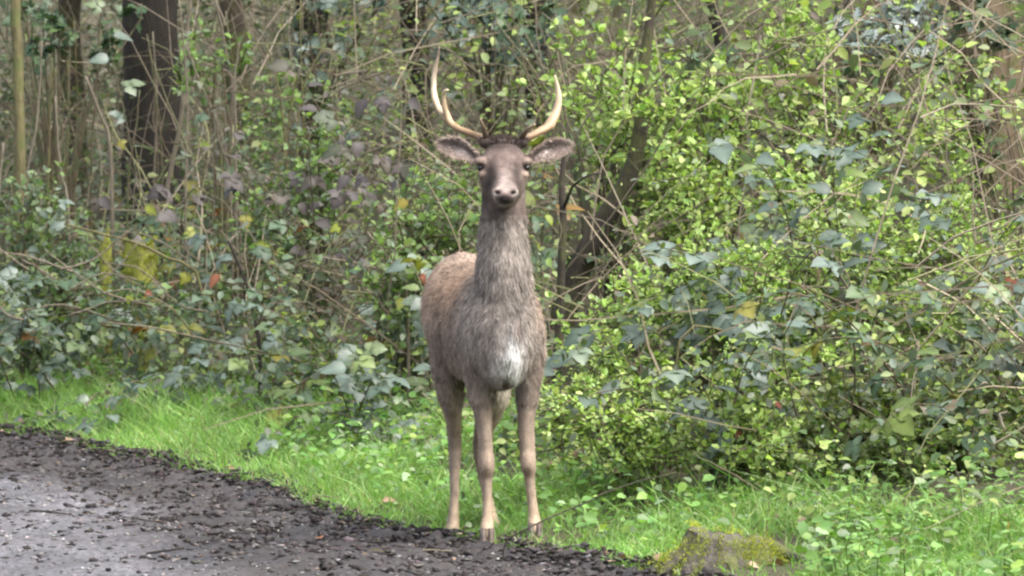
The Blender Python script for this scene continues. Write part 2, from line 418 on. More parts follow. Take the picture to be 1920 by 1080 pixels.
lumps('scattered_clods', 4000, -2.0, -.45, (.0025, .014), MUDC, [4, 4, 3, 1], mud, 'loose dark mud crumbs scattered over the open path', 'mud', flat=.55)
lumps('leaf_crumbs', 1500, -.75, .04, (.004, .013), [(.16, .11, .075), (.26, .20, .15), (.10, .07, .05), (.36, .31, .26)], [3, 2, 3, 1], attrmat('leaf_crumb', .8, 100, .5), 'crumbled dry leaf bits trodden into the muddy path edge', 'leaf litter', edge=True, flat=.25, lift=.3)
lumps('gravel', 34000, -1.9, -.05, (.0015, .009), [(.05, .045, .045), (.10, .093, .093), (.17, .16, .16), (.30, .285, .28)], [4, 4, 3, 1], attrmat('stone', .7, 150, .5), 'small grey stones and grit strewn over the path', 'gravel', flat=.6)

# ------------------------------------------------------------------ grass and ground cover on the verge
def build_grass():
    N = 75000
    T = rs.uniform(-3.2, 11, N); S = edge_s(T) - .02 + rs.uniform(0, 1, N) ** 1.15 * .85
    X, Y = st(S, T)
    dens = np.sin(6.1 * X + 2 * Y) + np.sin(3.3 * Y - 5 * X + 1) + rs.uniform(-1.6, 1.6, N)
    px = 960 + X / Y * F
    keep = (dens > -1.1 + np.clip((px - 650) / 300, 0, .9) - np.clip((px - 1150) / 300, 0, .6)) & (X > -4) & (X < 4)
    keep &= ~((np.abs(px - 925) < 120) & (np.abs(Y - DEER_Y) < .12) & (rs.uniform(0, 1, N) < .75))
    keep &= ~((px > 1225) & (px < 1490) & (Y < 15.95) & (Y > 15.0) & (rs.uniform(0, 1, N) < .7))
    X, Y, S = X[keep], Y[keep], S[keep]; N = len(X)
    hgt = rs.uniform(.025, .085, N) * (.5 + .9 * np.clip(S / .3, 0, 1)) * (1 + .5 * np.sin(4 * X + 3 * Y) * .6)
    tall = rs.uniform(0, 1, N) < .06; hgt[tall] *= 1.7
    pos = np.stack([X, Y, gz(X, Y) - .004], 1)
    ax = np.stack([rs.normal(0, .35, N), rs.normal(0, .35, N), np.ones(N)], 1)
    bend = np.stack([rs.normal(0, .5, N), rs.normal(0, .5, N), -np.abs(rs.normal(0, .22, N))], 1) * hgt[:, None]
    cols = palette(N, [(.22, .40, .11), (.28, .47, .14), (.18, .32, .095), (.38, .51, .20), (.38, .40, .22)], [5, 5, 3, 2, .4])
    pat = .85 + .3 * (.5 + .5 * np.sin(3.7 * X + 2.1 * Y + 1.3 * np.sin(5 * Y))) * (.6 + .4 * np.sin(9 * X - 4 * Y)); cols = cols * pat[:, None]
    old = rs.uniform(0, 1, N) < .035; cols[old] = np.array((.30, .25, .14)) * rs.uniform(.6, 1.2, (old.sum(), 1))
    me = scatter_mesh('grass', pos, ax, rand_unit(N), hgt, rs.uniform(.003, .007, N), cols, BLADE_V, BLADE_F, bend)
    tag(link('grass', me, M['grass']), 'bright green grass growing on the verge beside the path', 'grass', None, 'stuff')
build_grass()
def build_cover():
    N = 12000
    T = rs.uniform(-3.2, 10, N); S = .05 + rs.uniform(0, 1, N) ** .8 * 1.0
    X, Y = st(S, T); px = 960 + X / Y * F
    d = np.sin(7 * X + 3 * Y) + np.sin(4.1 * Y - 6 * X) + rs.uniform(-1.2, 1.2, N)
    keep = (d > np.where(px < 540, 1.1, np.where(px < 1250, -.75, -.1))) & (S > np.where(px < 540, .3, .07)) & ~((px > 1225) & (px < 1490) & (Y < 15.95))
    X, Y = X[keep], Y[keep]; N = len(X)
    z = gz(X, Y) + rs.uniform(.005, 1, N) ** 1.3 * np.where(px[keep] < 540, .07, .12)
    cols = palette(N, [(.12, .25, .06), (.18, .33, .08), (.14, .21, .10), (.24, .33, .18), (.24, .37, .08)], [4, 4, 2, 1.5, 1.5])
    nrm = np.stack([rs.normal(0, .45, N), rs.normal(-.35, .45, N), np.ones(N)], 1)
    ax = np.stack([rs.normal(0, 1, N), rs.normal(0, 1, N), rs.normal(-.1, .25, N)], 1)
    L = rs.uniform(.016, .046, N)
    tag(link('ground_cover', scatter_mesh('ground_cover', np.stack([X, Y, z], 1), ax, nrm, L, L * .85, cols, ROUND_V, ROUND_F), M['weeds']),
        'low leafy green weeds and ground ivy growing through the verge', 'weeds', None, 'stuff')
build_cover()

# ------------------------------------------------------------------ the wood behind: tangled mass
def build_undergrowth():
    # leaves
    N = 190000
    S = .50 + rs.uniform(0, 1, N) ** 1.3 * 8.6; T = rs.uniform(-4, 24, N)
    X, Y = st(S, T); px = 960 + X / Y * F
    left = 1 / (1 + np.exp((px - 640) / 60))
    top = np.interp(S, [.5, .62, 1.0, 2.0, 3.0, 4.5], [.02, .14, .42, .62, .95, 2.2]) * left + (1 - left) * np.interp(S, [.5, .6, 1.0, 1.8, 3, 4], [.10, .24, .55, 1.1, 1.9, 2.4])
    z = gz(X, Y) + rs.uniform(0, 1, N) * top
    clump = np.sin(9 * X + 3 * z * 2) + np.sin(7 * z + 4 * Y) + np.sin(5 * Y - 6 * X + 3 * z) + rs.uniform(-1, 1, N)
    keep = (clump > -.45 + .2 * left * (S > 2.4)) & (px > -600) & (px < 2500)
    for a_, b_, c_, d_, Yc in CLEAR:
        qx, qy = proj(np.stack([X, Y, z], 1)); keep &= ~((qx > a_ - 8) & (qx < b_ + 8) & (qy > c_) & (qy < d_) & (Y < Yc) & (rs.uniform(0, 1, N) < .85))
    X, Y, z, S, left = X[keep], Y[keep], z[keep], S[keep], left[keep]; N = len(X)
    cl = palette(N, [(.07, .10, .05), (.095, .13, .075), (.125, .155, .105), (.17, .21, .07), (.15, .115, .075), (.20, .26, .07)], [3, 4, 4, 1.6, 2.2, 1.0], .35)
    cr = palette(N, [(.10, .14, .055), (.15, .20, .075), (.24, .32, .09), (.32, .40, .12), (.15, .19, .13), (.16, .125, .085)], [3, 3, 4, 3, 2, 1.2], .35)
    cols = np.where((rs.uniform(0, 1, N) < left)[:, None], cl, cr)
    nrm = np.stack([rs.normal(0, .6, N), rs.normal(-.5, .5, N), np.ones(N) * .9], 1)
    ax = np.stack([rs.normal(0, 1, N), rs.normal(0, 1, N), rs.normal(-.25, .4, N)], 1)
    L = (.016 + .05 * rs.uniform(0, 1, N) ** 1.6) * np.where((S < 2) & (left < .5), .62, 1)
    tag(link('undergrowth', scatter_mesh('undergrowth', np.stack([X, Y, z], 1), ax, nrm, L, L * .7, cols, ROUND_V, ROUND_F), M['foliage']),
        'dense shaded mass of small leaves filling the wood behind the brambles', 'undergrowth', None, 'stuff')
    # twigs
    mb_V = []; mb_F = []; mb_C = []
    pal = [(.22, .185, .14), (.15, .12, .085), (.30, .25, .18), (.10, .085, .06), (.18, .18, .09)]
    for i in range(9500):
        s = .8 + random.random() ** .9 * 6.5; t = random.uniform(-3.5, 20)
        x, y = st(s, t); ppx = 960 + x / y * F
        if ppx < -500 or ppx > 2400: continue
        isl = ppx < 640
        h = random.uniform(0, .5 if s < 1.6 else (1.1 if s < 2.6 else 2.0))
        p = Vector((x, y, float(gz(x, y)) + h))
        d = Vector((random.gauss(0, .6), random.gauss(0, .5), random.gauss(.55 if isl else .25, .55))).normalized()
        L = random.uniform(.25, .95); c = random.choice(pal); r0 = random.uniform(.0014, .0042)
        pts = [p]
        for k in range(4):
            d = (d + Vector((random.gauss(0, .16), random.gauss(0, .16), random.gauss(-.1, .14)))).normalized(); pts.append(pts[-1] + d * L / 4)
        V, Fc = tube(pts, [r0, r0 * .9, r0 * .8, r0 * .6, r0 * .35], 3)
        o = len(mb_V); mb_V += [tuple(v) for v in V]; mb_F += [tuple(q + o for q in f) for f in Fc]; mb_C += [c] * len(V)
    tag(link('twig_tangle', mesh('twig_tangle', np.array(mb_V), mb_F, np.array(mb_C)), M['twig']),
        'countless thin dry twigs tangled through the undergrowth', 'twigs', None, 'stuff')
build_undergrowth()

# ------------------------------------------------------------------ trees
def crown_mesh(center, rad, N, cols, wts, size=.05, seed=1):
    n_cl = 26; cl = rs.normal(0, .5, (n_cl, 3)) * rad + center
    k = rs.randint(0, n_cl, N); p = cl[k] + rs.normal(0, .16, (N, 3)) * rad
    L = rs.uniform(.6, 1.2, N) * size
    return p, L, palette(N, cols, wts)
def tree(name, label, pixpts, widths, Y, mat, limbs=2, crown=7000, height=4.2, group=None):
    """pixpts: rows (px, py) up the visible trunk, carried down to the ground and up out of frame; widths in px"""
    P = [at(px, py, Y) for px, py in pixpts]; W = [w * Y / F / 2 for w in widths]
    b = P[0].copy(); g = float(gz(b.x, b.y))
    d0 = (P[0] - P[1]); d0 = d0 / max(abs(d0.z), .05)
    if b.z > g:
        bb = b + d0 * (b.z - g) * .9; bb.z = float(gz(bb.x, bb.y)) - .08
        P = [bb] + P; W = [W[0] * 1.35] + W
    d1 = (P[-1] - P[-2]).normalized()
    d1 = (d1 + Vector((0, 0, .8))).normalized()
    q = P[-1]; w = W[-1]
    while q.z < height:
        q = q + d1 * .7 + Vector((random.gauss(0, .05), random.gauss(0, .05), 0)); w *= .87; P.append(q); W.append(w)
    base = P[0].copy()
    root = empty(name, base, label, 'tree', group)
    n = len(P) * 4; SP = smooth_path(P, n); WW = [interp(range(len(W)), W, i / (n - 1) * (len(W) - 1)) for i in range(n)]
    V, Fc = tube(SP, WW, 14)
    V = [v + (v - SP[i // 14]) * (.18 * noise.noise((v.x * 9, v.y * 9, v.z * 2.5)) + .10 * noise.noise((v.x * 25, v.y * 25, v.z * 6))) for i, v in enumerate(V)]
    mb = MB(); mb.add(V, Fc); mb.build('trunk', M[mat], root, True, base)
    tops = []
    for i in range(limbs):
        k = random.randint(int(n * .55), n - 3); p = SP[k]; a = random.uniform(0, 6.28)
        d = Vector((math.cos(a), math.sin(a), .7)); pts = [p]
        for j in range(5): d = (d + Vector((random.gauss(0, .2), random.gauss(0, .2), random.gauss(0, .15)))).normalized(); pts.append(pts[-1] + d * (.32 if height > 2 else .07))
        V, Fc = tube(pts, [WW[k] * .5 * (1 - j * .16) for j in range(6)], 7); m2 = MB(); m2.add(V, Fc); m2.build('limb', M[mat], root, True, base); tops.append(pts[-1])
    if crown:
        N = crown; c = np.array(SP[-1]); c[2] = max(c[2] - .6, 3.0)
        p, L, cols = crown_mesh(c, np.array((2.0, 2.0, .9)) if N > 2000 else np.array((.7, .7, .4)), N, [(.05, .085, .03), (.08, .12, .04)], [1, 1], .085); p[:, 2] = np.maximum(p[:, 2], 2.05)  # unseen above the frame, made broad and dense to shade the wood
        me = scatter_mesh('crown', p - np.array(base), rand_unit(N), rand_unit(N), L, L * .7, cols, ROUND_V, ROUND_F)
        tag(link('crown', me, M['foliage'], root), kind='stuff')
    return root
tree('tree', 'broad dark brown tree trunk behind the tangle of dead stems', [(292, 420), (286, 300), (282, 120), (280, 0)], [125, 112, 104, 100], 26.5, 'bark_dark', 3)
tree('tree', 'olive mossy tree trunk beside the broad dark trunk', [(452, 330), (447, 180), (440, 60), (432, 0)], [52, 48, 46, 44], 27.5, 'bark_mossy')
tree('sapling', 'slender sapling with yellow mossy bark standing alone', [(38, 330), (36, 200), (33, 90), (30, 0)], [20, 19, 18, 17], 23.5, 'bark_yellow', 1, 300)
tree('tree', 'dark tree trunk half hidden by holly and hanging leaves', [(592, 320), (590, 180), (586, 60), (580, 0)], [66, 62, 58, 56], 29, 'bark_dark')
tree('tree', 'dark narrow trunk deep in the wood above the purple leaved bramble', [(782, 250), (780, 120), (776, 40), (772, 0)], [58, 55, 52, 50], 29.5, 'bark_dark')
tree('tree', 'crooked mossy trunk leaning over behind the deer', [(1066, 560), (1098, 480), (1130, 420), (1180, 330), (1200, 250), (1206, 130), (1222, 0)], [44, 42, 38, 35, 30, 22, 16], 20.3, 'bark_lean', 2, 500)
tree('sapling', 'dark slender stem rising among yellow green twigs', [(1386, 430), (1378, 330), (1372, 230), (1358, 130), (1344, 40), (1335, 0)], [30, 28, 27, 25, 22, 20], 21.8, 'bark_dark', 1, 300)
tree('sapling', 'thin brown upright sapling close behind the deer', [(1052, 520), (1056, 420), (1054, 340), (1060, 270)], [17, 16, 13, 7], 19.3, 'bark_lean', 2, 0, .9)
tree('tree', 'thick pale tan tree trunk hung with dark ivy', [(1880, 470), (1872, 320), (1858, 160), (1846, 0)], [165, 152, 142, 136], 23.0, 'bark_tan', 3)
tree('tree', 'dark trunk behind the holly at the thicket top', [(1010, 280), (1006, 150), (1000, 0)], [50, 46, 44], 30, 'bark_dark')
tree('tree', 'brown trunk tilted behind the pale glossy holly', [(1540, 330), (1570, 180), (1622, 60), (1660, 0)], [66, 62, 58, 56], 25.5, 'wood_rot')
tree('tree', 'grey brown trunk between mossy sapling and broad trunk', [(140, 350), (138, 200), (130, 0)], [46, 44, 42], 30.5, 'bark_mossy')

# ------------------------------------------------------------------ stumps and logs
def moss_part(parent, pts, nrm, L, cols=None):
    N = len(pts)
    cols = palette(N, [(.32, .36, .05), (.42, .45, .07), (.18, .21, .05)], [3, 3, 2])
    ax = nrm + rs.normal(0, .5, (N, 3))
    me = scatter_mesh('moss', pts - np.array(parent.location), ax, rand_unit(N), rs.uniform(.6, 1.3, N) * L, rs.uniform(.6, 1.3, N) * L * .6, cols)
    tag(link('moss', me, M['moss'], parent), kind='stuff')
def stump(label, px, pybase, pytop, width, mat='stump', mossy=1.0, rough=.25, seed=1, squash=1.0, Yfix=None, flare=.5, slant=0.0):
    b = hit(px, pybase) if Yfix is None else foot(px, Yfix); Y = b.y; w = width * Y / F / 2; h = (pybase - pytop) * Y / F
    if Yfix is not None: h = at(px, pytop, Y).z - b.z
    root = empty('tree_stump', b, label, 'stump')
    n = 26; rows = 9; V = []; Fc = []
    for i in range(rows):
        u = i / (rows - 1)
        for k in range(n):
            a = 2 * math.pi * k / n
            r = w * (.85 + flare - flare * u ** .5) * (1 + rough * noise.noise((math.cos(a) * 1.6 + seed, math.sin(a) * 1.6, u * .6)) + .08 * noise.noise((math.cos(a) * 6, math.sin(a) * 6, u * 3 + seed)))
            top = h * (1 + .22 * noise.noise((math.cos(a) * 1.3, math.sin(a) * 1.3 + seed, 4)) - slant * math.cos(a) + slant * .5 * noise.noise((math.cos(a) * 5, math.sin(a) * 5, seed)))
            V.append((r * math.cos(a), r * math.sin(a) * squash, -.05 + u * (top + .05)))
    for i in range(rows - 1):
        for k in range(n):
            k2 = (k + 1) % n; Fc.append((i * n + k, i * n + k2, (i + 1) * n + k2, (i + 1) * n + k))
    mb = MB(); mb.add(V, Fc); mb.build('bark', M[mat], root)
    tv = V[-n:]; c = np.mean(np.array(tv), 0) - np.array((0, 0, h * .12)); V2 = [tuple(c)]; F2 = []
    for ring, f in enumerate((.35, .7, 1.0)):
        for k in range(n):
            q = np.array(tv[k]) * f + c * (1 - f); q[2] += .012 * noise.noise((q[0] * 40, q[1] * 40, ring)) * (f < 1) - (.002 if f == 1 else 0); V2.append(tuple(q))
    for k in range(n): F2.append((0, 1 + k, 1 + (k + 1) % n))
    for ring in (0, 1):
        for k in range(n):
            k2 = (k + 1) % n; F2.append((1 + ring * n + k, 1 + (ring + 1) * n + k, 1 + (ring + 1) * n + k2, 1 + ring * n + k2))
    mb = MB(); mb.add(V2, F2); mb.build('cut_top', M['stump' if mat != 'stump_dark' else mat], root)
    N = int(7000 * mossy); idx = rs.randint(n, len(V), N); P = np.array(V)[idx] + rs.normal(0, w * .06, (N, 3))
    patch = np.array([noise.noise((q[0] / w * 1.2 + seed, q[1] / w * 1.2, q[2] / w * 1.2)) for q in P])
    P = P[patch > (.12 if mossy < .8 else -.15)]; nr = P.copy(); nr[:, 2] = .3 * w; nr /= np.linalg.norm(nr, axis=1, keepdims=True)
    moss_part(root, P + np.array(b), nr + np.array((0, 0, .5)), min(w * .09, .007) + .002)
    return root
stump('stump capped with bright yellow green moss among the brambles', 262, 548, 448, 66, 'stump_moss', 1.6, .2, 1, 1, 23.2)
stump('narrow broken stump post with a tuft of yellow moss', 198, 556, 452, 27, 'stump_moss', 1.0, .25, 5, 1, 23.2)
ws = stump('low weathered grey stump with mossy roots in the verge grass', 1362, 1058, 1008, 195, 'stump_dark', 1.0, .55, 9, .8, None, 1.0, .32)
for rp in ([(1318, 1016, 0), (1285, 1034, -.05), (1258, 1056, -.08), (1235, 1085, -.12)], [(1400, 1022, 0), (1440, 1028, .02), (1480, 1040, .03), (1530, 1058, .02)]):
    Yr = ws.location.y; P = [at(q[0], q[1], Yr + q[2]) for q in rp]; sp = smooth_path(P, 12); mb = MB()
    V_, F_ = tube(sp, [.03 * (1 - .055 * k) for k in range(12)], 10); V_ = [v + (v - sp[i // 10]) * .5 * noise.noise((v.x * 22, v.y * 22, v.z * 22)) for i, v in enumerate(V_)]
    mb.add(V_, F_); mb.build('root', M['stump_dark'], ws, True, ws.location)
    if rp[0][0] > 1350: continue
    kk = rs.randint(0, 12, 420); pp = np.array(sp)[kk] + rs.normal(0, 1, (420, 3)) * .010 + np.array((0, -.008, .022))
    moss_part(ws, pp, np.tile((0, -.5, 1.), (420, 1)), .009)
def log(label, pts, width, Y, mat):
    P = [at(px, py, Y + dy) for px, py, dy in pts]; r = width * Y / F / 2
    root = empty('fallen_log', G(P[0].x, P[0].y), label, 'log')
    sp = smooth_path(P, 10); V, Fc = tube(sp, [r * (1 + .12 * math.sin(i * 2.1)) for i in range(10)], 12)
    V = [v + (v - sp[i // 12]) * (.3 * noise.noise((v.x * 14, v.y * 14, v.z * 14))) for i, v in enumerate(V)]
    mb = MB(); mb.add(V, Fc); mb.build('wood', M[mat], root, True, root.location)
    k = np.array(sp)[rs.randint(0, 10, 160)] + rs.normal(0, 1, (160, 3)) * r * np.array((1, .6, .5)) + np.array((0, 0, r * .8))
    moss_part(root, k, np.tile((0, 0, 1.), (160, 1)), r * .25)
log('broken reddish brown log end propped behind the leaning trunk', [(1195, 352, 0), (1245, 322, .1), (1300, 290, .3)], 40, 20.9, 'wood_rot')
log('rotting brown branch lying low behind the deer', [(1000, 880, 0), (1060, 862, .05), (1180, 800, .2), (1240, 790, .3)], 17, 17.9, 'wood_rot')

# ------------------------------------------------------------------ leafy shrubs with small spring leaves
YG = [(.30, .43, .10), (.37, .50, .14), (.22, .34, .085), (.43, .52, .20), (.14, .21, .07)]
def shrub(label, basepx, baseY, blobs, nbr, leafL=.022, cols=YG, wts=(4, 3, 3, 1.5, 1.5), dens=1.0, name='leafing_shrub', group='leafing shrubs', mat='foliage', cat='shrub'):
    b = foot(basepx, baseY); root = empty(name, b, label, cat, group)
    P = []; A = []
    for (px, py, Y, rx, ry, rz) in blobs:      # rx, ry in pixels, rz metres
        c = at(px, py, Y); sx, sz = rx * Y / F, ry * Y / F
        for i in range(nbr):
            o = Vector(tuple(rand_unit(1)[0])) * random.random() ** .4
            tgt = c + Vector((o.x * sx, o.y * rz, o.z * sz))
            tgt.z = max(tgt.z, float(gz(tgt.x, tgt.y)) + .03)
            h = max(.15, (tgt.z - b.z))
            p1 = b + Vector((random.gauss(0, .05), random.gauss(0, .05), h * random.uniform(.4, .7))) + (tgt - b) * .15
            p2 = tgt + Vector((random.gauss(0, .08), random.gauss(0, .08), random.uniform(-.02, .14))) - (tgt - b) * .25
            pts = smooth_path([b + Vector((random.gauss(0, .03), random.gauss(0, .03), -.02)), p1, p2, tgt], 9)
            mb = MB(); r0 = random.uniform(.003, .0065)
            mb.add(*tube(pts, [r0 * (1 - .085 * k) for k in range(9)], 5))
            tw = [pts[4:]]
            for j in range(6):
                k = random.randint(3, 7); d = (pts[k + 1] - pts[k]).normalized()
                d = (d + Vector(tuple(rand_unit(1)[0])) * .9).normalized(); q = pts[k]; tp = [q]
                for w in range(4):
                    d = (d + Vector((random.gauss(0, .2), random.gauss(0, .2), random.gauss(.02, .15)))).normalized(); q = q + d * random.uniform(.03, .06); tp.append(q)
                mb.add(*tube(tp, [.0022, .002, .0017, .0013, .0009], 4)); tw.append(tp)
            mb.build('branch', M['cane'], root, True, b)
            for tp in tw:
                for k in range(len(tp) - 1):
                    for w in range((2 if random.random() < .45 else 1) if dens > .9 else (1 if random.random() < 1.4 * dens else 0)):
                        f = random.random(); q = tp[k].lerp(tp[k + 1], f); ax = (tp[k + 1] - tp[k]).normalized()
                        if hides_deer(q): continue
                        m = random.choice((2, 3, 4))
                        for z in range(m):
                            a = (Vector(tuple(rand_unit(1)[0])) + ax * .6 + Vector((0, -.15, .25))).normalized()
                            P.append(tuple(q + a * .004)); A.append(tuple(a))
    P = np.array(P); A = np.array(A); N = len(P)
    nrm = np.stack([rs.normal(0, .55, N), rs.normal(-.5, .45, N), np.ones(N)], 1)
    L = rs.uniform(.6, 1.25, N) * leafL
    me = scatter_mesh('leaves', P - np.array(b), A, nrm, L, L * rs.uniform(.6, .95, N), palette(N, cols, wts), ROUND_V, ROUND_F)
    tag(link('leaves', me, M[mat], root), kind='stuff')
    return root
GRP = 'yellow green leafing shrubs'
shrub('yellow green leafing shrub spreading low behind the deer forelegs', 1180, 18.2, [(1150, 700, 17.9, 110, 100, .25), (1240, 570, 18.2, 80, 70, .25)], 9, .021, group=GRP)
shrub('dense bright leafing shrub in front of the leaning trunk foot', 1300, 18.6, [(1300, 520, 18.3, 140, 60, .3), (1330, 640, 18.0, 140, 100, .3)], 12, .022, group=GRP)
shrub('broad yellow green shrub filling the thicket under grey bramble sprays', 1480, 18.2, [(1440, 540, 18.0, 150, 100, .3), (1470, 720, 17.5, 160, 110, .3)], 15, .022, group=GRP)
shrub('fresh green shrub topping the thicket below the holly', 1620, 19.4, [(1640, 400, 19.2, 120, 80, .3), (1500, 380, 19.4, 120, 90, .3)], 11, .024, group=GRP)
shrub('yellow green shrub grown through bramble canes beside the ivy trunk', 1760, 18.6, [(1720, 560, 18.2, 130, 110, .3), (1800, 430, 18.8, 120, 80, .3)], 15, .022, group=GRP)
shrub('sparse leafing shrub with bright tufts around the slender dark stem', 1330, 20.8, [(1280, 200, 20.6, 100, 110, .4), (1420, 120, 20.9, 120, 110, .4)], 12, .03, dens=.6, group=GRP)
shrub('airy yellow leafed twigs hanging high behind the antlers', 1150, 21.6, [(1130, 120, 20.6, 130, 100, .4), (1215, 150, 19.9, 80, 110, .2), (1250, 330, 20.2, 100, 80, .3)], 9, .03, dens=.7, group=GRP)
shrub('loose yellow green shrub reaching above the tilted trunk', 1520, 21.2, [(1440, 60, 21.0, 140, 70, .4), (1580, 260, 21.2, 110, 90, .4)], 11, .03, dens=.6, group=GRP)
shrub('pale green shrub standing by the ivy trunk', 1880, 20.6, [(1790, 230, 20.8, 110, 110, .4), (1880, 500, 19.5, 90, 130, .3)], 10, .03, dens=.6, group=GRP)
shrub('low dull green shrub sprawling over the verge under bramble', 1620, 17.0, [(1560, 830, 16.9, 170, 80, .25), (1760, 800, 17.0, 150, 90, .25)], 14, .024, [(.13, .18, .045), (.17, .22, .05), (.10, .14, .05), (.22, .26, .06)], (3, 3, 3, 1), group=GRP)
shrub('low bright shrub skirt between deer forelegs and the verge', 1200, 17.5, [(1130, 800, 17.2, 110, 70, .2), (1260, 790, 17.2, 120, 80, .2)], 13, .021, group=GRP)
shrub('low yellow green shrub behind the weathered stump', 1380, 17.1, [(1370, 840, 16.9, 130, 70, .2), (1490, 880, 16.7, 110, 60, .2)], 13, .021, group=GRP)
shrub('leafy green shrub at the bramble foot beside the nettles', 1740, 16.8, [(1680, 900, 16.6, 130, 60, .2), (1850, 880, 16.6, 120, 80, .2)], 11, .026, [(.16, .24, .06), (.22, .30, .08), (.14, .19, .09)], (3, 3, 2), group=GRP)
shrub('yellow green shrub high between leaning trunk and slender stem', 1290, 20.6, [(1290, 400, 20.0, 110, 80, .3), (1320, 300, 20.6, 110, 80, .3)], 10, .026, dens=.8, group=GRP)
shrub('bright yellow green shrub crown before the tilted trunk', 1600, 18.9, [(1560, 480, 18.6, 130, 70, .3), (1690, 470, 18.7, 120, 70, .3)], 13, .022, group=GRP)
shrub('small bright leafed sprout rising from the left bramble tangle', 420, 23.8, [(410, 60, 23.6, 60, 70, .3), (520, 130, 24, 50, 50, .3)], 4, .035, [(.17, .27, .08), (.22, .34, .09), (.15, .21, .13)], (3, 3, 3), .5, group='fresh green sprouts')
shrub('fresh green sprout in front of the purple bramble', 600, 22.2, [(600, 280, 22, 60, 60, .3), (560, 380, 22, 80, 60, .3), (470, 410, 22.2, 60, 50, .3)], 7, .03, [(.17, .27, .08), (.22, .34, .09), (.15, .21, .13)], (3, 3, 3), .5, group='fresh green sprouts')
shrub('low green sprout growing close behind the deer flank', 760, 20.4, [(800, 420, 20.2, 80, 90, .3), (740, 560, 20, 70, 80, .3), (860, 330, 20.4, 60, 60, .3)], 10, .03, [(.16, .25, .08), (.21, .31, .09), (.15, .20, .13)], (3, 3, 3), .5, group='fresh green sprouts')
shrub('leafy green sprout overhanging the mossy stumps', 60, 22.8, [(60, 360, 22.6, 70, 40, .3), (120, 450, 22.4, 90, 60, .3), (330, 560, 21.8, 120, 60, .3)], 9, .032, [(.12, .18, .09), (.16, .24, .08), (.14, .19, .14)], (3, 3, 3), .5, group='fresh green sprouts')

# ------------------------------------------------------------------ brambles: every cane and every leaf is a part
def small_fill(root, P, cols):
    N = len(P)
    if not N: return
    P = np.array(P); L = rs.uniform(.018, .042, N)
    nrm = np.stack([rs.normal(0, .5, N), rs.normal(-.5, .4, N), np.ones(N)], 1)
    me = scatter_mesh('small_leaves', P - np.array(root.location), rand_unit(N), nrm, L, L * .75, palette(N, cols, [1] * len(cols)), ROUND_V, ROUND_F)
    tag(link('small_leaves', me, M['weeds'], root), kind='stuff')
def bramble(label, px, Y, mat, n_canes, L=(.7, 1.2), leaf=(.06, .10), lean=(-.5, -.35), up=1.0, group=None, kinds=('bramble', 'bramble', 'single'), step=.075, bare=.15, name='bramble', droop=.17):
    b = foot(px, Y); root = empty(name, b, label, 'bramble', group); FP = []
    for c in range(n_canes):
        base = Vector((b.x + random.gauss(0, .14), b.y + random.gauss(0, .12), 0)); base.z = float(gz(base.x, base.y)) - .02
        d = Vector((lean[0] * random.uniform(0, 1.6) + random.gauss(0, .45), lean[1] * random.uniform(0, 1.4) + random.gauss(0, .3), up * random.uniform(.8, 1.5))).normalized()
        ln = random.uniform(*L); n = 14; pts = [base]
        for k in range(n):
            d = (d + Vector((random.gauss(0, .07), random.gauss(0, .07), -droop * (.4 + k / n)))).normalized()
            q = pts[-1] + d * ln / n; q.z = max(q.z, float(gz(q.x, q.y)) + .03); pts.append(q)
        if any(hides_deer(q, 6) for q in pts): continue
        r0 = random.uniform(.0025, .0045)
        mb = MB(); mb.add(*tube(pts, [r0 * (1 - .045 * k) for k in range(n + 1)], 6))
        for k in range(2, n):                                   # thorns
            a = Vector(tuple(rand_unit(1)[0])) * .008; mb.add([pts[k] + a.orthogonal() * .2, pts[k] - a.orthogonal() * .2, pts[k] + a], [(0, 1, 2)])
        mb.build('cane', M['cane'], root, True, b)
        for q in pts[2:]:
            for w in range(4):
                f = q + Vector((random.gauss(0, .035), random.gauss(0, .035), random.gauss(-.02, .03)))
                if not hides_deer(f): FP.append(tuple(f))
        dist = bare * ln; side = 1
        while dist < ln:
            u = dist / ln * n; k = min(int(u), n - 1); q = pts[k].lerp(pts[k + 1], u - k); t = (pts[k + 1] - pts[k]).normalized()
            sd = t.cross(Vector((0, 0, 1)));  sd = sd.normalized() if sd.length > .01 else Vector((1, 0, 0))
            ax = (sd * side + t * random.uniform(.1, .7) + Vector((random.gauss(0, .2), -random.uniform(0, .5), random.uniform(-.3, .25)))).normalized()
            nr = Vector((random.gauss(0, .35), random.gauss(-.55, .35), random.uniform(.6, 1.2)))
            sz = random.uniform(*leaf)
            if not hides_deer(q + ax * sz): place_leaf(random.choice(kinds), mat, q, ax, nr, sz, root)
            side = -side; dist += step * random.uniform(.7, 1.4)
    small_fill(root, FP, [(.08, .12, .06), (.11, .15, .09), (.15, .20, .06), (.13, .17, .12)] if bare < .3 else [(.13, .16, .10), (.15, .13, .11)])
    return root
BG1 = 'grey green brambles along the far verge'; BG2 = 'blue grey brambles over the bright shrubs'
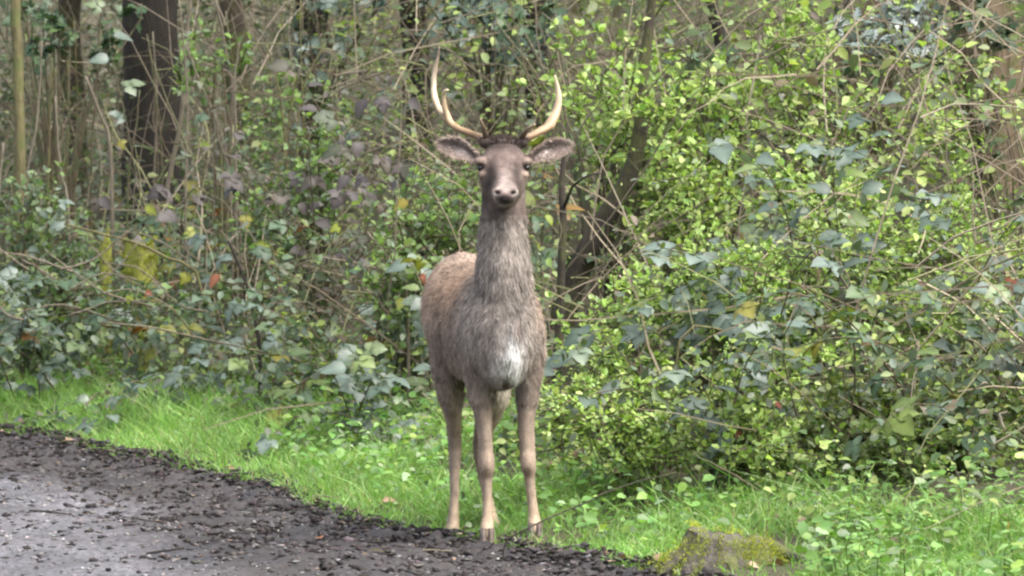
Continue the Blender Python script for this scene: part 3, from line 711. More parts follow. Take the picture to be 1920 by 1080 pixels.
for lab, px, Y, mat, nc in [
    ('bramble thicket edge beside the yellow mossy sapling', 10, 23.4, 'bramble', 9),
    ('bramble covering the foot of the mossy stump post', 120, 22.6, 'bramble_grey', 8),
    ('bramble in front of the moss capped stump', 300, 21.6, 'bramble', 7),
    ('bramble behind the moss capped stump', 350, 23.4, 'bramble', 9),
    ('bramble with grey leaves around the dark thorny stem', 500, 21.2, 'bramble_grey', 8),
    ('bramble grown round the white dead stick', 660, 20.4, 'bramble', 8),
    ('bramble between purple bramble and deer back', 760, 19.6, 'bramble_grey', 7),
    ('bramble under the broad dark trunk', 240, 24.8, 'bramble', 8),
    ('bramble sprawling below the olive mossy trunk', 460, 24.2, 'bramble', 8),
    ('bramble low at the wood edge on the long grass', 60, 22.0, 'bramble_grey', 6)]:
    bramble(lab, px, Y, mat, nc, (.55, 1.0), (.07, .105), (-.3, -.35), .9, BG1)
bramble('bramble with large purple grey leaves above the fresh sprout', 660, 21.8, 'bramble_purple', 7, (.9, 1.4), (.075, .11), (.0, -.15), 1.6, None, ('single', 'bramble'), .12, .35, droop=.1)
bramble('bramble with purple tinged leaves below the broad dark trunk', 330, 23.0, 'bramble_purple', 4, (.7, 1.0), (.09, .13), (-.2, -.2), 1.4, None, ('single', 'bramble'), .13, .4, droop=.12)
for lab, px, Y, mat, nc, L, lean in [
    ('bramble with blue grey leaves draped over the broad shrub', 1560, 18.1, 'bramble_grey', 9, (.8, 1.2), (-.35, -.45)),
    ('bramble with blue grey sprays high on the thicket', 1640, 18.5, 'bramble_grey', 9, (.9, 1.4), (-.25, -.3)),
    ('bramble trailing over the dull green shrub beside the nettles', 1760, 17.0, 'bramble_grey', 9, (.6, 1.0), (-.45, -.3)),
    ('bramble arching out of the thicket near the ivy trunk', 1860, 18.0, 'bramble_grey', 8, (.9, 1.3), (-.4, -.3)),
    ('bramble half buried in yellow green shrub', 1400, 18.3, 'bramble_grey', 6, (.6, 1.0), (-.3, -.4)),
    ('bramble creeping low behind the weathered stump', 1470, 16.9, 'bramble_grey', 7, (.5, .9), (-.55, -.1)),
    ('bramble with olive leaves at the end of the verge', 1900, 16.7, 'bramble', 7, (.6, 1.0), (-.3, -.2)),
    ('bramble with pale leaves between deer and bright shrub', 1160, 18.9, 'bramble_grey', 6, (.5, .9), (-.1, -.2)),
    ('bramble crowding round the leaning trunk foot', 1080, 20.0, 'bramble', 7, (.6, 1.0), (-.1, -.2)),
    ('bramble under the slender dark stem', 1360, 20.2, 'bramble', 7, (.8, 1.2), (0, -.3))]:
    bramble(lab, px, Y, mat, max(4, int(nc * .72)), L, (.085, .125), lean, 1.0, BG2, step=.09)
bramble('dark leaved bramble shoot hanging over the bright grass', 235, 21.4, 'bramble_dark', 4, (.55, .75), (.06, .09), (-.9, -.9), .7, None, ('single', 'bramble'), .07, .4, droop=.26)
bramble('dark leaved bramble sprays hanging before the broad trunk', 400, 24.0, 'bramble_grey', 5, (1.3, 1.8), (.08, .12), (-.25, -.1), 2.2, None, ('single', 'bramble'), .13, .5, droop=.09)

M['leaf_yellow'] = leafmat('yellow_leaf', [(0, (.24, .27, .04)), (.5, (.20, .27, .05)), (1, (.27, .22, .05))], .5, .4, .4, .3)
M['leaf_red'] = leafmat('red_leaf', [(0, (.22, .06, .035)), (1, (.27, .11, .06))], .5, .4, .3, .4)
BR = [o for o in COL.objects if o.get('category') == 'bramble']
for px, py, Y, mt, sz in [(770, 388, 20.2, 'leaf_yellow', .09), (345, 442, 21.6, 'leaf_yellow', .075), (415, 525, 21.2, 'leaf_red', .09), (640, 432, 20.6, 'leaf_yellow', .06), (460, 412, 21.6, 'leaf_yellow', .075), (270, 395, 22.6, 'leaf_yellow', .08), (1520, 790, 16.9, 'leaf_yellow', .07), (1375, 818, 16.9, 'leaf_red', .05), (1450, 760, 16.9, 'leaf_red', .04), (1884, 820, 16.8, 'leaf_red', .05), (1690, 815, 16.8, 'leaf_yellow', .06), (500, 465, 21.4, 'leaf_yellow', .08), (355, 522, 21.2, 'leaf_yellow', .07), (285, 552, 21.4, 'leaf_red', .045), (1022, 410, 19.4, 'leaf_yellow', .06), (1900, 530, 18.0, 'leaf_red', .07), (1652, 560, 17.6, 'leaf_yellow', .07), (700, 560, 20.2, 'leaf_yellow', .06), (245, 560, 21.4, 'leaf_yellow', .05), (225, 270, 24, 'leaf_yellow', .06), (800, 520, 19.4, 'leaf_red', .06)]:
    p = at(px, py, Y); par = min(BR, key=lambda o: (o.location - p).length)
    sz *= .8
    place_leaf(random.choice(('single', 'bramble')), mt, p + Vector((0, 0, sz * .4)), (random.gauss(0, .8), -.4, -.8), (random.gauss(0, .5), -.8, .7), sz, par)
PB = [o for o in BR if 'purple' in o['label']]
for px, py, Y, sz in [(700, 200, 21.4, .10), (757, 200, 21.4, .08), (640, 300, 21.2, .12), (655, 282, 21.3, .10), (745, 325, 21.0, .12), (720, 310, 21.2, .11), (600, 350, 21.3, .11), (622, 375, 21.2, .10), (665, 378, 21, .09), (440, 352, 22.2, .10), (475, 360, 22.2, .08), (320, 370, 22.4, .09), (185, 385, 22.6, .10), (690, 345, 21.1, .10), (770, 350, 21, .09), (580, 395, 21.4, .09), (710, 150, 21.6, .05)]:
    p = at(px, py, Y); par = min(PB, key=lambda o: (o.location - p).length)
    for w in range(2): place_leaf(random.choice(('single', 'bramble')), 'bramble_purple', p + Vector((random.gauss(0, .03), random.gauss(0, .03), sz * .4)), (random.gauss(0, .8), -.4, -.7), (random.gauss(0, .6), -.6, .9), sz * random.uniform(.6, 1.0), par)
# ------------------------------------------------------------------ holly and ivy
def spray_bush(label, px, Y, blobs, kind, mat, name, cat, size, n_sp, per, group=None):
    b = foot(px, Y); root = empty(name, b, label, cat, group)
    for (bx, by, bY, rx, ry, rz) in blobs:
        c = at(bx, by, bY)
        for i in range(n_sp):
            o = Vector(tuple(rand_unit(1)[0])) * random.random() ** .5
            tgt = c + Vector((o.x * rx * bY / F, o.y * rz, o.z * ry * bY / F))
            pts = smooth_path([b, b.lerp(tgt, .45) + Vector((0, 0, .25)), tgt + Vector((random.gauss(0, .1), .1, .06)), tgt], 9)
            mb = MB(); mb.add(*tube(pts, [.007 * (1 - .09 * k) for k in range(9)], 5)); mb.build('branch', M['cane'], root, True, b)
            for j in range(per):
                u = random.uniform(4.5, 8); k = min(int(u), 7); q = pts[k].lerp(pts[k + 1], u - k)
                ax = (Vector(tuple(rand_unit(1)[0])) + (pts[k + 1] - pts[k]).normalized() * .6)
                if hides_deer(q): continue
                place_leaf(kind, mat, q, ax, (random.gauss(0, .4), random.gauss(-.6, .4), 1), random.uniform(*size), root)
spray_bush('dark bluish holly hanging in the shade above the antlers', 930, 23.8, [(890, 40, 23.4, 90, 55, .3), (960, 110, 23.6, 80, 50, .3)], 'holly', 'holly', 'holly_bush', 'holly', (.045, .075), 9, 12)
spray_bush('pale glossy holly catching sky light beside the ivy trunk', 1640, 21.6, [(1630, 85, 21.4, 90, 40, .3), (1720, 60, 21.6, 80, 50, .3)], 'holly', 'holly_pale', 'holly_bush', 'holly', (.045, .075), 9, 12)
spray_bush('holly sprig in the gap between holly clad trunks', 560, 26.5, [(600, 110, 26, 60, 60, .3), (660, 30, 26, 60, 40, .3)], 'holly', 'holly', 'holly_bush', 'holly', (.05, .08), 6, 10)
spray_bush('dark ivy creeping over the pale tan trunk', 1840, 22.5, [(1850, 60, 22.4, 70, 60, .15), (1760, 130, 22.2, 60, 60, .2), (1850, 260, 22.4, 50, 60, .15)], 'ivy', 'ivy', 'ivy', 'ivy', (.038, .065), 7, 10)
spray_bush('dark ivy trailing between sapling and broad trunk', 110, 25.0, [(90, 110, 24.8, 70, 60, .2), (180, 90, 25, 60, 50, .2), (70, 30, 25, 80, 40, .2)], 'ivy', 'ivy', 'ivy', 'ivy', (.035, .06), 6, 9)
spray_bush('dark ivy clump among bramble by the leaning trunk', 1130, 20.6, [(1000, 60, 22, 60, 50, .2), (1300, 180, 21, 70, 70, .2)], 'ivy', 'ivy', 'ivy', 'ivy', (.038, .062), 6, 9)
spray_bush('ivy clump climbing beside the tilted trunk', 1500, 22.4, [(1480, 230, 22.2, 90, 70, .2), (1600, 190, 22.4, 80, 70, .2)], 'ivy', 'ivy', 'ivy', 'ivy', (.038, .065), 6, 9)

# ------------------------------------------------------------------ nettles and broad weeds
def nettle(px, py, h, label, group, size=(.03, .055)):
    b = hit(px, py); root = empty('nettle', b, label, 'nettle', group)
    pts = [b, b + Vector((random.gauss(0, .01), random.gauss(0, .01), h * .5)), b + Vector((random.gauss(0, .03), random.gauss(0, .03), h))]
    mb = MB(); mb.add(*tube(pts, [.0022, .002, .0012], 5)); mb.build('stem', M['weed_stem'], root, True, b)
    n = max(3, int(h / .028)); a = random.uniform(0, 3)
    for i in range(n):
        u = (i + 1) / n; q = pts[0].lerp(pts[1], u * 2) if u < .5 else pts[1].lerp(pts[2], u * 2 - 1)
        a += 1.57 + random.gauss(0, .15)
        for s in (0, math.pi):
            ax = Vector((math.cos(a + s), math.sin(a + s), random.uniform(-.25, .3)))
            place_leaf('nettle', 'nettle', q, ax, (0, -.15, 1), random.uniform(*size) * (1.15 - .55 * u), root)
M['weed_stem'] = attrmat('weed_stem'); t = M['weed_stem'].node_tree; t.nodes['Principled BSDF'].inputs['Base Color'].default_value = (.12, .18, .05, 1)
for l in list(t.links):
    if l.to_socket.name == 'Base Color': t.links.remove(l)
for i in range(40):
    x = random.uniform(1560, 1960); h = random.uniform(.10, .2)
    nettle(x, random.uniform(985, 1120), h, '%s bright green nettle in the patch %s' % ('tall' if h > .16 else ('short' if h < .13 else 'middling'), 'beside the weathered stump root' if x < 1680 else ('under the trailing bramble' if x < 1820 else 'under the olive leaved bramble')), 'nettles under the brambles')
for i in range(7):
    nettle(random.uniform(1390, 1580), random.uniform(905, 985), random.uniform(.08, .15), 'young nettle beside the weathered stump', 'nettles by the weathered stump')
for i in range(16):
    x = random.uniform(560, 800); nettle(x, random.uniform(740, 900), random.uniform(.07, .14), 'leafy weed standing in the grass %s' % ('under the white dead stick' if x < 690 else 'beside the deer hind leg'), 'leafy weeds beside the deer', (.03, .05))
for i in range(8):
    nettle(random.uniform(1010, 1120), random.uniform(830, 950), random.uniform(.07, .12), 'leafy weed between deer foreleg and bright shrub', 'leafy weeds right of the deer', (.03, .05))

# ------------------------------------------------------------------ single bare stems, canes, sticks
def stem(name, label, pts, w, Y, mat, cat='stem', group=None, ground=True, taper=.6):
    P = [at(q[0], q[1], Y + (q[2] if len(q) > 2 else 0)) for q in pts]
    if ground:
        g = foot(pts[0][0], P[0].y)
        if P[0].z > g.z + .02: P = [Vector((P[0].x * 1.0 + (P[0].x - P[1].x) * .2, P[0].y, g.z - .02))] + P
    n = 14; sp = smooth_path(P, n); sp = [p + Vector((random.gauss(0, .0016), 0, random.gauss(0, .0013))) if 0 < i < n - 1 else p for i, p in enumerate(sp)]
    r = w * Y / F / 2; V, Fc = tube(sp, [r * (1 - (1 - taper) * i / (n - 1)) for i in range(n)], 7)
    base = sp[0].copy(); mb = MB(); mb.add(V, Fc); o = mb.build(name, M[mat], None, True, base); o.location = base
    return tag(o, label, cat, group)
stem('thorny_stem', 'dark thorny stem curving up out of the bramble', [(486, 648), (472, 575), (455, 515), (428, 452)], 8, 20.9, 'bark_dark')
stem('trailing_bramble', 'pale yellow cane slanting past the moss capped stump', [(375, 524), (310, 482), (260, 457), (190, 438), (120, 420)], 7, 21.9, 'bark_yellow')
stem('trailing_bramble', 'long thin yellowish cane lying across the brambles above the grass', [(610, 702), (540, 672), (400, 640), (290, 615), (190, 604)], 5, 20.7, 'dead')
stem('dead_stick', 'white dead stick leaning beside the deer back', [(762, 545), (735, 495), (688, 434)], 7, 20.1, 'dead')
stem('dry_stalk', 'tall tan dead stem standing before the broad trunk', [(310, 385), (338, 230), (352, 60), (360, -20)], 11, 24.6, 'dead')
stem('dry_stalk', 'grey dead stem tilted beside the broad trunk', [(208, 300), (190, 220), (160, 142)], 9, 24.0, 'dead')
stem('dry_stalk', 'kinked tan stem rising by the yellow mossy sapling', [(128, 400), (112, 310), (104, 180)], 8, 23.6, 'dead')
stem('dry_stalk', 'pale broken dead stem at the thicket end', [(-4, 420), (6, 268)], 9, 22.6, 'dead')
stem('dry_stalk', 'curved brown stem hanging near olive mossy trunk', [(432, 240), (434, 160), (416, 60), (405, 0)], 8, 25.2, 'dead', ground=False)
stem('branch', 'long dark branch reaching across in front of the ivy trunk', [(1700, 246), (1760, 235), (1840, 228), (1940, 224)], 9, 21.2, 'bark_dark', 'branch', ground=False)
stem('trailing_bramble', 'dark cane slanting through the blue grey bramble', [(1640, 650), (1740, 575), (1830, 515), (1940, 465)], 7, 17.6, 'cane')
stem('trailing_bramble', 'dark cane arching over the dull green shrub', [(1950, 830), (1850, 770), (1740, 730), (1620, 705), (1490, 712)], 7, 17.0, 'cane')
stem('trailing_bramble', 'dark cane leaning out of the dull green shrub', [(1470, 960), (1400, 905), (1300, 850)], 7, 16.5, 'cane')
stem('trailing_bramble', 'thin thorny cane trailing past the deer front hoof', [(950, 1015, -.10), (1000, 985, -.1), (1090, 945, 0), (1180, 908, .1), (1270, 885, .2)], 3.6, 16.3, 'bark_lean', taper=.7)
stem('trailing_bramble', 'pale green cane crossing the bright shrubs', [(1280, 628), (1400, 632), (1480, 620), (1580, 578)], 6, 17.6, 'bark_yellow')
stem('branch', 'thin twig sweeping through yellow leaves under the slender stem', [(1340, 160), (1400, 120), (1450, 100), (1520, 60)], 6, 20.8, 'dead', 'branch', ground=False)
stem('dry_stalk', 'tan dead stalk under the pale glossy holly', [(1530, 530), (1526, 480), (1520, 455)], 20, 18.1, 'bark_tan')
LANDM = [(36, 'by the yellow mossy sapling'), (138, 'by the grey brown trunk'), (285, 'before the broad dark trunk'), (445, 'by the olive mossy trunk'), (520, 'between olive and dark trunks'), (590, 'by the holly clad dark trunk'), (690, 'over the purple bramble'), (785, 'by the dark narrow trunk')]
LANDR = [(1060, 'over the leaning trunk foot'), (1205, 'beside the leaning trunk'), (1360, 'beside the slender dark stem'), (1500, 'by the tilted trunk'), (1640, 'under the pale glossy holly'), (1760, 'beside the ivy clad trunk'), (1860, 'across the ivy clad trunk')]
LANDB = [(40, 'below the yellow mossy sapling'), (200, 'below the mossy stump post'), (290, 'below the moss capped stump'), (480, 'by the dark thorny stem'), (700, 'below the white dead stick')]
MC = {'dead': 'tan', 'cane': 'brown', 'bark_yellow': 'yellowish', 'bark_lean': 'dark'}
def where(lm, x): return min(lm, key=lambda q: abs(q[0] - x))[1]
for i in range(36):
    x = random.uniform(-30, 800); y0 = random.uniform(300, 420); l = random.gauss(0, 40); w = random.uniform(3, 7); m = random.choice(['dead', 'dead', 'cane', 'cane', 'bark_yellow'])
    lab = '%s %s dry stalk %s %s' % ('thick' if w > 5 else 'thin', MC[m], 'leaning' if abs(l) > 35 else 'standing', where(LANDM, x + l * .5))
    stem('dry_stalk', lab, [(x, y0), (x + l * .5 + random.gauss(0, 8), y0 - 150), (x + l, y0 - random.uniform(200, 400))], w, random.uniform(22.6, 26.5), m, 'stalk', 'dry stalks on the shaded bank')
for i in range(30):
    x = random.uniform(1040, 1940); y0 = random.uniform(250, 420); l = max(-130, min(130, random.gauss(0, 90))); w = random.uniform(2.2, 4.4); m = random.choice(['dead', 'cane', 'bark_lean', 'bark_lean'])
    lab = '%s %s bare twig %s %s' % ('thick' if w > 3.5 else 'thin', MC[m], 'arching' if abs(l) > 80 else 'rising', where(LANDR, x + l * .5))
    stem('bare_twig', lab, [(x, y0), (x + l * .6 + random.gauss(0, 8), y0 - 110), (x + l, y0 - random.uniform(140, 300))], w, random.uniform(20.5, 24), m, 'twig', 'bare twigs in the upper thicket')
for i in range(30):
    x = random.uniform(20, 780); y0 = random.uniform(480, 690); l = random.choice((-1, 1)) * random.uniform(60, 220); w = random.uniform(2.5, 5); m = random.choice(['dead', 'dead', 'cane'])
    lab = '%s %s fallen stick %s %s' % ('thick' if w > 3.8 else 'thin', MC[m], 'long' if abs(l) > 140 else 'short', where(LANDB, x + l * .5))
    stem('fallen_stick', lab, [(x, y0), (x + l * .5, y0 - random.uniform(10, 60)), (x + l, y0 - random.uniform(0, 110))], w, random.uniform(20.3, 22.0), m, 'stick', 'fallen sticks over the low brambles', False)

# ------------------------------------------------------------------ small things on the path
for i, (px, py, sz) in enumerate([(112, 842, .045), (128, 832, .04), (425, 886, .03), (655, 918, .035), (660, 990, .03), (720, 962, .04), (520, 905, .03), (500, 925, .035), (1290, 1068, .05), (1400, 1072, .05), (1350, 1066, .05), (1180, 1058, .045), (745, 950, .05), (690, 1045, .04), (600, 1020, .035), (1240, 1050, .04), (860, 1058, .04), (150, 990, .03), (1440, 1064, .05), (560, 1060, .04)]):
    b = hit(px, py); o = bpy.data.objects.new('fallen_leaf', random.choice(leaf_variants('single', 'litter'))); COL.objects.link(o)
    o.location = b + Vector((0, 0, .016)); o.rotation_euler = (random.gauss(0, .25), random.gauss(0, .25), random.uniform(0, 6.3)); o.scale = (sz * 1.2,) * 3
    nr = px > 1100
    tag(o, 'dry brown fallen leaf beside the weathered stump' if nr else 'pale curled fallen leaf on the muddy path edge', 'leaf', 'fallen leaves by the stump' if nr else 'fallen leaves on the mud')
for px, py, l, an, w in [(310, 1048, 70, .1, 5), (95, 972, 80, .05, 4), (880, 1000, 50, 1.0, 4), (270, 987, 50, 0, 3), (390, 1028, 40, .1, 4), (610, 945, 50, -.1, 4), (820, 1045, 60, .3, 5), (700, 985, 45, .6, 5)]:
    b = hit(px, py); q = l * b.y / F / 2; d = Vector((math.cos(an), math.sin(an), 0)) * q
    pts = [b - d, b - d * .3 + Vector((0, .01, .004)), b + d * .4 - Vector((0, .006, 0)), b + d]
    pts = [Vector((p.x, p.y, float(gz(p.x, p.y)) + .018)) for p in pts]
    mb = MB(); r = w * b.y / F / 2; mb.add(*tube(smooth_path(pts, 8), [r * (1 - .05 * k) for k in range(8)], 6)); o = mb.build('fallen_twig', M['dead' if px > 600 else 'bark_dark'], None, True, b); o.location = b
    tag(o, 'short broken twig lying on the wet path', 'twig', 'twigs on the path')

# ------------------------------------------------------------------ THE DEER
K = 0.833                                     # design unit (554 px) to metres
def Q(px, py, dy): return at(px, py, DEER_Y + dy * K)
def pxm(dy): return (DEER_Y + dy * K) / F     # metres per photo pixel at that depth

def build_deer():
    base = G(-.02, DEER_Y + .2)
    root = empty('deer', base, 'young fallow buck with small antlers standing alert at the path edge', 'deer')
    V = []; Fc = []
    def loft(rings):
        o = len(V); n = len(rings[0])
        for r in rings: V.extend(r)
        for i in range(len(rings) - 1):
            for k in range(n):
                k2 = (k + 1) % n
                Fc.append((o + i * n + k, o + i * n + k2, o + (i + 1) * n + k2, o + (i + 1) * n + k))
        for ring, flip in ((0, True), (len(rings) - 1, False)):
            c = sum((Vector(p) for p in rings[ring]), Vector()) / n; V.append(c); ci = len(V) - 1
            for k in range(n):
                k2 = (k + 1) % n; a, b = o + ring * n + k, o + ring * n + k2
                Fc.append((ci, b, a) if flip else (ci, a, b))
    def ringY(cx, dy, top, bot, hw, n=28, sq=2.2, wide=.5, low=1.0):   # vertical slice: px columns, py rows
        out = []; cyy = top + (bot - top) * wide
        for k in range(n):
            a = 2 * math.pi * k / n; c, s = math.cos(a), math.sin(a)
            x = math.copysign(abs(c) ** (2 / sq), c); z = math.copysign(abs(s) ** (2 / sq), s)
            yy = cyy - z * (cyy - top) if z > 0 else cyy - z * (bot - cyy)
            w = hw * (1 if z > 0 else (1 + (low - 1) * abs(z)))
            out.append(Q(cx + x * w, yy, dy))
        return out
    def ringZ(l, r, py, dy, depth, n=20):                    # horizontal slice: left/right px, depth half-size (design units)
        out = []; c0 = (l + r) / 2; hw = (r - l) / 2
        zc = Q(c0, py, dy).z; yc = DEER_Y + dy * K
        for k in range(n):
            a = 2 * math.pi * k / n
            out.append(Vector((Q(c0, py, dy).x + math.cos(a) * hw * pxm(dy), yc + math.sin(a) * depth * K, zc)))
        return out
    def Zpy(z, dy): # row of design height z (design units above path) at depth dy
        Y = DEER_Y + dy * K; _, y = proj(np.array((0, Y, z * K))); return float(y)
    # torso
    T = [(-.165, 948, .74, .60, 26), (-.13, 946, .82, .545, 52), (-.07, 944, .87, .505, 74), (.02, 940, .905, .49, 87), (.12, 932, .925, .485, 92), (.25, 920, .925, .48, 96),
         (.40, 903, .925, .485, 104), (.52, 888, .935, .51, 101), (.62, 875, .95, .56, 92), (.70, 866, .945, .62, 78), (.77, 860, .91, .68, 52), (.80, 858, .86, .74, 24)]
    rr = []
    for i in range(34):
        u = i / 33 * (len(T) - 1)
        v = [interp(range(len(T)), [t[j] for t in T], u) for j in range(5)]
        rr.append(ringY(v[1], v[0], Zpy(v[2] - .008, v[0]), Zpy(v[3] + .012, v[0]), v[4] - 7, 32, 2.0, .56, .86))
    loft(rr)
    # neck
    Nk = [(650, 886, 1008, .05, .17), (600, 881, 1014, .04, .175), (560, 886, 1007, .03, .165), (530, 888, 1002, .015, .15), (500, 890, 998, 0, .135), (470, 892, 994, -.01, .12), (440, 894, 991, -.015, .108), (410, 898, 990, -.015, .1), (380, 899, 990, -.005, .095), (345, 900, 988, .01, .085), (310, 908, 980, .02, .07)]
    rr = []
    for i in range(24):
        u = i / 23 * (len(Nk) - 1); v = [interp(range(len(Nk)), [t[j] for t in Nk], u) for j in range(5)]
        rr.append(ringZ(v[1] + 4, v[2] - 4, v[0], v[3], v[4], 28))
    loft(rr[::-1])
    # head
    H = [(.06, 944, 290, 380, 28), (.0, 943.5, 271, 390, 42), (-.05, 943.5, 264, 393, 47), (-.10, 944, 267, 394, 50), (-.14, 944, 279, 394, 49), (-.18, 944.5, 297, 394, 41), (-.22, 945, 312, 393, 33.5), (-.26, 945.5, 326, 392, 28),
         (-.30, 946.5, 338, 391, 25.5), (-.335, 947, 346, 389.5, 25), (-.36, 947, 350.5, 387, 23.5), (-.378, 947, 355, 384, 18), (-.388, 947, 361, 378, 9)]
    rr = []
    for i in range(34):
        u = i / 33 * (len(H) - 1); v = [interp(range(len(H)), [t[j] for t in H], u) for j in range(5)]
        rr.append(ringY(v[1], v[0], v[2] + 1, v[3] - 2, v[4] - 2.5, 28, 2.1, .43, .80))
    loft(rr[::-1])
    def blob(px, py, dy, r, sx=1, sy=1, sz=1):               # r in px
        c = Q(px, py, dy); m = r * pxm(dy); rings = []
        for i in range(1, 8):
            a = math.pi * i / 8 - math.pi / 2
            rings.append([c + Vector((math.cos(b) * math.cos(a) * m * sx, math.sin(b) * math.cos(a) * m * sy, math.sin(a) * m * sz)) for b in [2 * math.pi * k / 12 for k in range(12)]])
        loft(rings)
    for s in (-1, 1):
        blob(944 + s * 42, 303, -.135, 13, 1, 1.5, .75)       # brow
        blob(944 + s * 37, 327, -.155, 14, .8, 1.6, .65)      # cheek under the eye
        blob(947 + s * 16, 361, -.352, 10.5, 1, 1.2, .95)    # nostril wing
        blob(944 + s * 35, 268, -.045, 12, 1, 1, .8)         # pedicle
    blob(944, 268, -.05, 22, 1.3, 1, .4)                    # poll tuft
    # legs (py, left, right, dy, depth half)
    def leg(rows, n=26):
        rr = []
        for i in range(n):
            u = i / (n - 1) * (len(rows) - 1); v = [interp(range(len(rows)), [t[j] for t in rows], u) for j in range(5)]
            ins = 1.0 * min(1, max(0, (v[0] - 700) / 60)); rr.append(ringZ(v[1] + ins, v[2] - ins, v[0], v[3], v[4] * .95, 18))
        loft(rr[::-1])
    leg([(610, 862, 935, .08, .09), (660, 864, 938, .09, .105), (700, 868, 936, .09, .10), (735, 876, 930, .075, .082), (765, 884, 924, .06, .066), (800, 893, 924, .045, .05), (840, 898, 925, .03, .038), (860, 896, 929, .02, .038), (880, 896, 929, .02, .036), (898, 902, 924, .03, .026), (930, 904, 923, .03, .023), (965, 904, 924, .025, .024), (985, 900, 927, .015, .03), (999, 899, 928, -.005, .034), (1008, 900, 928, -.015, .034)])
    leg([(610, 950, 1020, .09, .09), (660, 954, 1024, .10, .105), (700, 964, 1018, .10, .10), (735, 967, 1011, .09, .082), (765, 968, 1007, .08, .066), (800, 970, 1003, .07, .05), (840, 974, 1004, .06, .038), (860, 973, 1006, .05, .038), (878, 975, 1006, .05, .036), (896, 982, 1004, .06, .026), (930, 986, 1006, .06, .023), (960, 990, 1011, .055, .024), (978, 989, 1015, .045, .03), (990, 989, 1017, .03, .034), (998, 990, 1018, .02, .034)])
    leg([(560, 812, 880, .60, .11), (620, 803, 882, .58, .15), (670, 805, 880, .56, .15), (715, 814, 872, .55, .125), (755, 824, 868, .56, .095), (790, 835, 866, .60, .068), (815, 838, 866, .635, .055), (835, 839, 867, .64, .05), (852, 840, 866, .63, .042), (880, 841, 863, .61, .03), (920, 843, 862, .58, .025), (960, 841, 861, .55, .025), (985, 835, 862, .53, .031), (1000, 831, 863, .51, .036), (1010, 831, 863, .50, .036)])
    leg([(560, 860, 950, .66, .11), (620, 872, 962, .64, .15), (670, 886, 964, .62, .15), (715, 892, 962, .61, .125), (755, 893, 953, .62, .095), (790, 890, 938, .66, .068), (815, 887, 922, .695, .055), (835, 885, 913, .70, .05), (852, 887, 912, .69, .042), (880, 892, 914, .67, .03), (920, 901, 922, .64, .025), (960, 911, 931, .61, .025), (982, 917, 941, .59, .031), (994, 921, 946, .575, .035), (1001, 922, 947, .57, .035)])
    me = bpy.data.meshes.new('deer_raw'); me.from_pydata([tuple(v) for v in V], [], Fc); me.update()
    raw = bpy.data.objects.new('deer_raw', me); COL.objects.link(raw)
    m1 = raw.modifiers.new('r', 'REMESH'); m1.mode = 'VOXEL'; m1.voxel_size = .0042
    m2 = raw.modifiers.new('s', 'SMOOTH'); m2.factor = .5; m2.iterations = 4
    dg = bpy.context.evaluated_depsgraph_get(); ev = raw.evaluated_get(dg); bm = bpy.data.meshes.new_from_object(ev, depsgraph=dg)
    n = len(bm.vertices); co = np.zeros(n * 3, np.float32); bm.vertices.foreach_get('co', co); co = co.reshape(-1, 3).astype(float)
    nf = len(bm.polygons); tot = np.zeros(nf, np.int32); bm.polygons.foreach_get('loop_total', tot)
    faces = [tuple(p.vertices) for p in bm.polygons]
    bpy.data.objects.remove(raw)
    dyv = (co[:, 1] - DEER_Y) / K
    def blobw(px, py, rx, ry, dmin=-9, dmax=9):
        x, y = proj(co); return np.exp(-(((x - px) / rx) ** 2 + ((y - py) / ry) ** 2)) * ((dyv > dmin) & (dyv < dmax))
    # carve nostrils, mouth corner and eye sockets
    for s in (-1, 1):
        co[:, 1] += .014 * blobw(947 + s * 14.5, 361, 5, 3.4, -9, -.3) * K
        co[:, 0] -= s * .007 * blobw(944 + s * 47, 314, 8, 6, -.2, -.08)
        co[:, 1] += .010 * blobw(944 + s * 44, 314, 7, 5, -.2, -.08)
    co[:, 1] += .006 * blobw(948, 380, 16, 1.8, -9, -.3)
    # furry lumps
    nv = np.array([noise.noise((p[0] * 38, p[1] * 38, p[2] * 22)) for p in co]); nv2 = np.array([noise.noise((p[0] * 90, p[1] * 90, p[2] * 40 + 7)) for p in co]); nv3 = np.array([noise.noise((p[0] * 11, p[1] * 11, p[2] * 8 + 3)) for p in co])
    x, y = proj(co); dyv = (co[:, 1] - DEER_Y) / K
    # colour of the coat, with patches of shade painted in
    def lerp(c, d, w): return c * (1 - w[:, None]) + np.array(d) * w[:, None]
    sm = lambda a, b, v: np.clip((v - a) / (b - a), 0, 1) ** 2 * (3 - 2 * np.clip((v - a) / (b - a), 0, 1))
    C = np.tile((.20, .162, .136), (n, 1))
    head = (1 - sm(398, 412, y)) * (dyv < .08)
    neckfront = sm(385, 420, y) * (1 - sm(640, 700, y)) * (1 - sm(-.02, .10, dyv))
    C = lerp(C, (.205, .182, .165), neckfront)
    C = lerp(C, (.235, .16, .11), np.clip(sm(.10, .2, dyv) * np.exp(-(((y - 540) / 60) ** 2)) * (x < 900) * .75, 0, 1))
    C = lerp(C, (.24, .175, .13), np.exp(-(((x - 1012) / 16) ** 2 + ((y - 580) / 50) ** 2)) * .6)
    C = lerp(C, (.17, .135, .112), sm(.35, .6, dyv) * (y < 720) * .5)
    belly = sm(700, 735, y) * (1 - sm(760, 790, y)) * (dyv > .1)
    C = lerp(C, (.33, .30, .25), belly * (x > 900) * .8)
    legs = sm(735, 800, y)
    C = lerp(C, (.225, .178, .140), legs)
    C = lerp(C, (.30, .235, .175), sm(890, 970, y))
    C = lerp(C, (.07, .055, .045), sm(975, 1008, y) * np.clip(.35 + nv * 1.2 + nv2, 0, 1) * .8)
    for kx, ky in ((913, 888), (991, 885)): C = lerp(C, (.10, .07, .05), blobw(kx, ky, 9, 12) * .7)
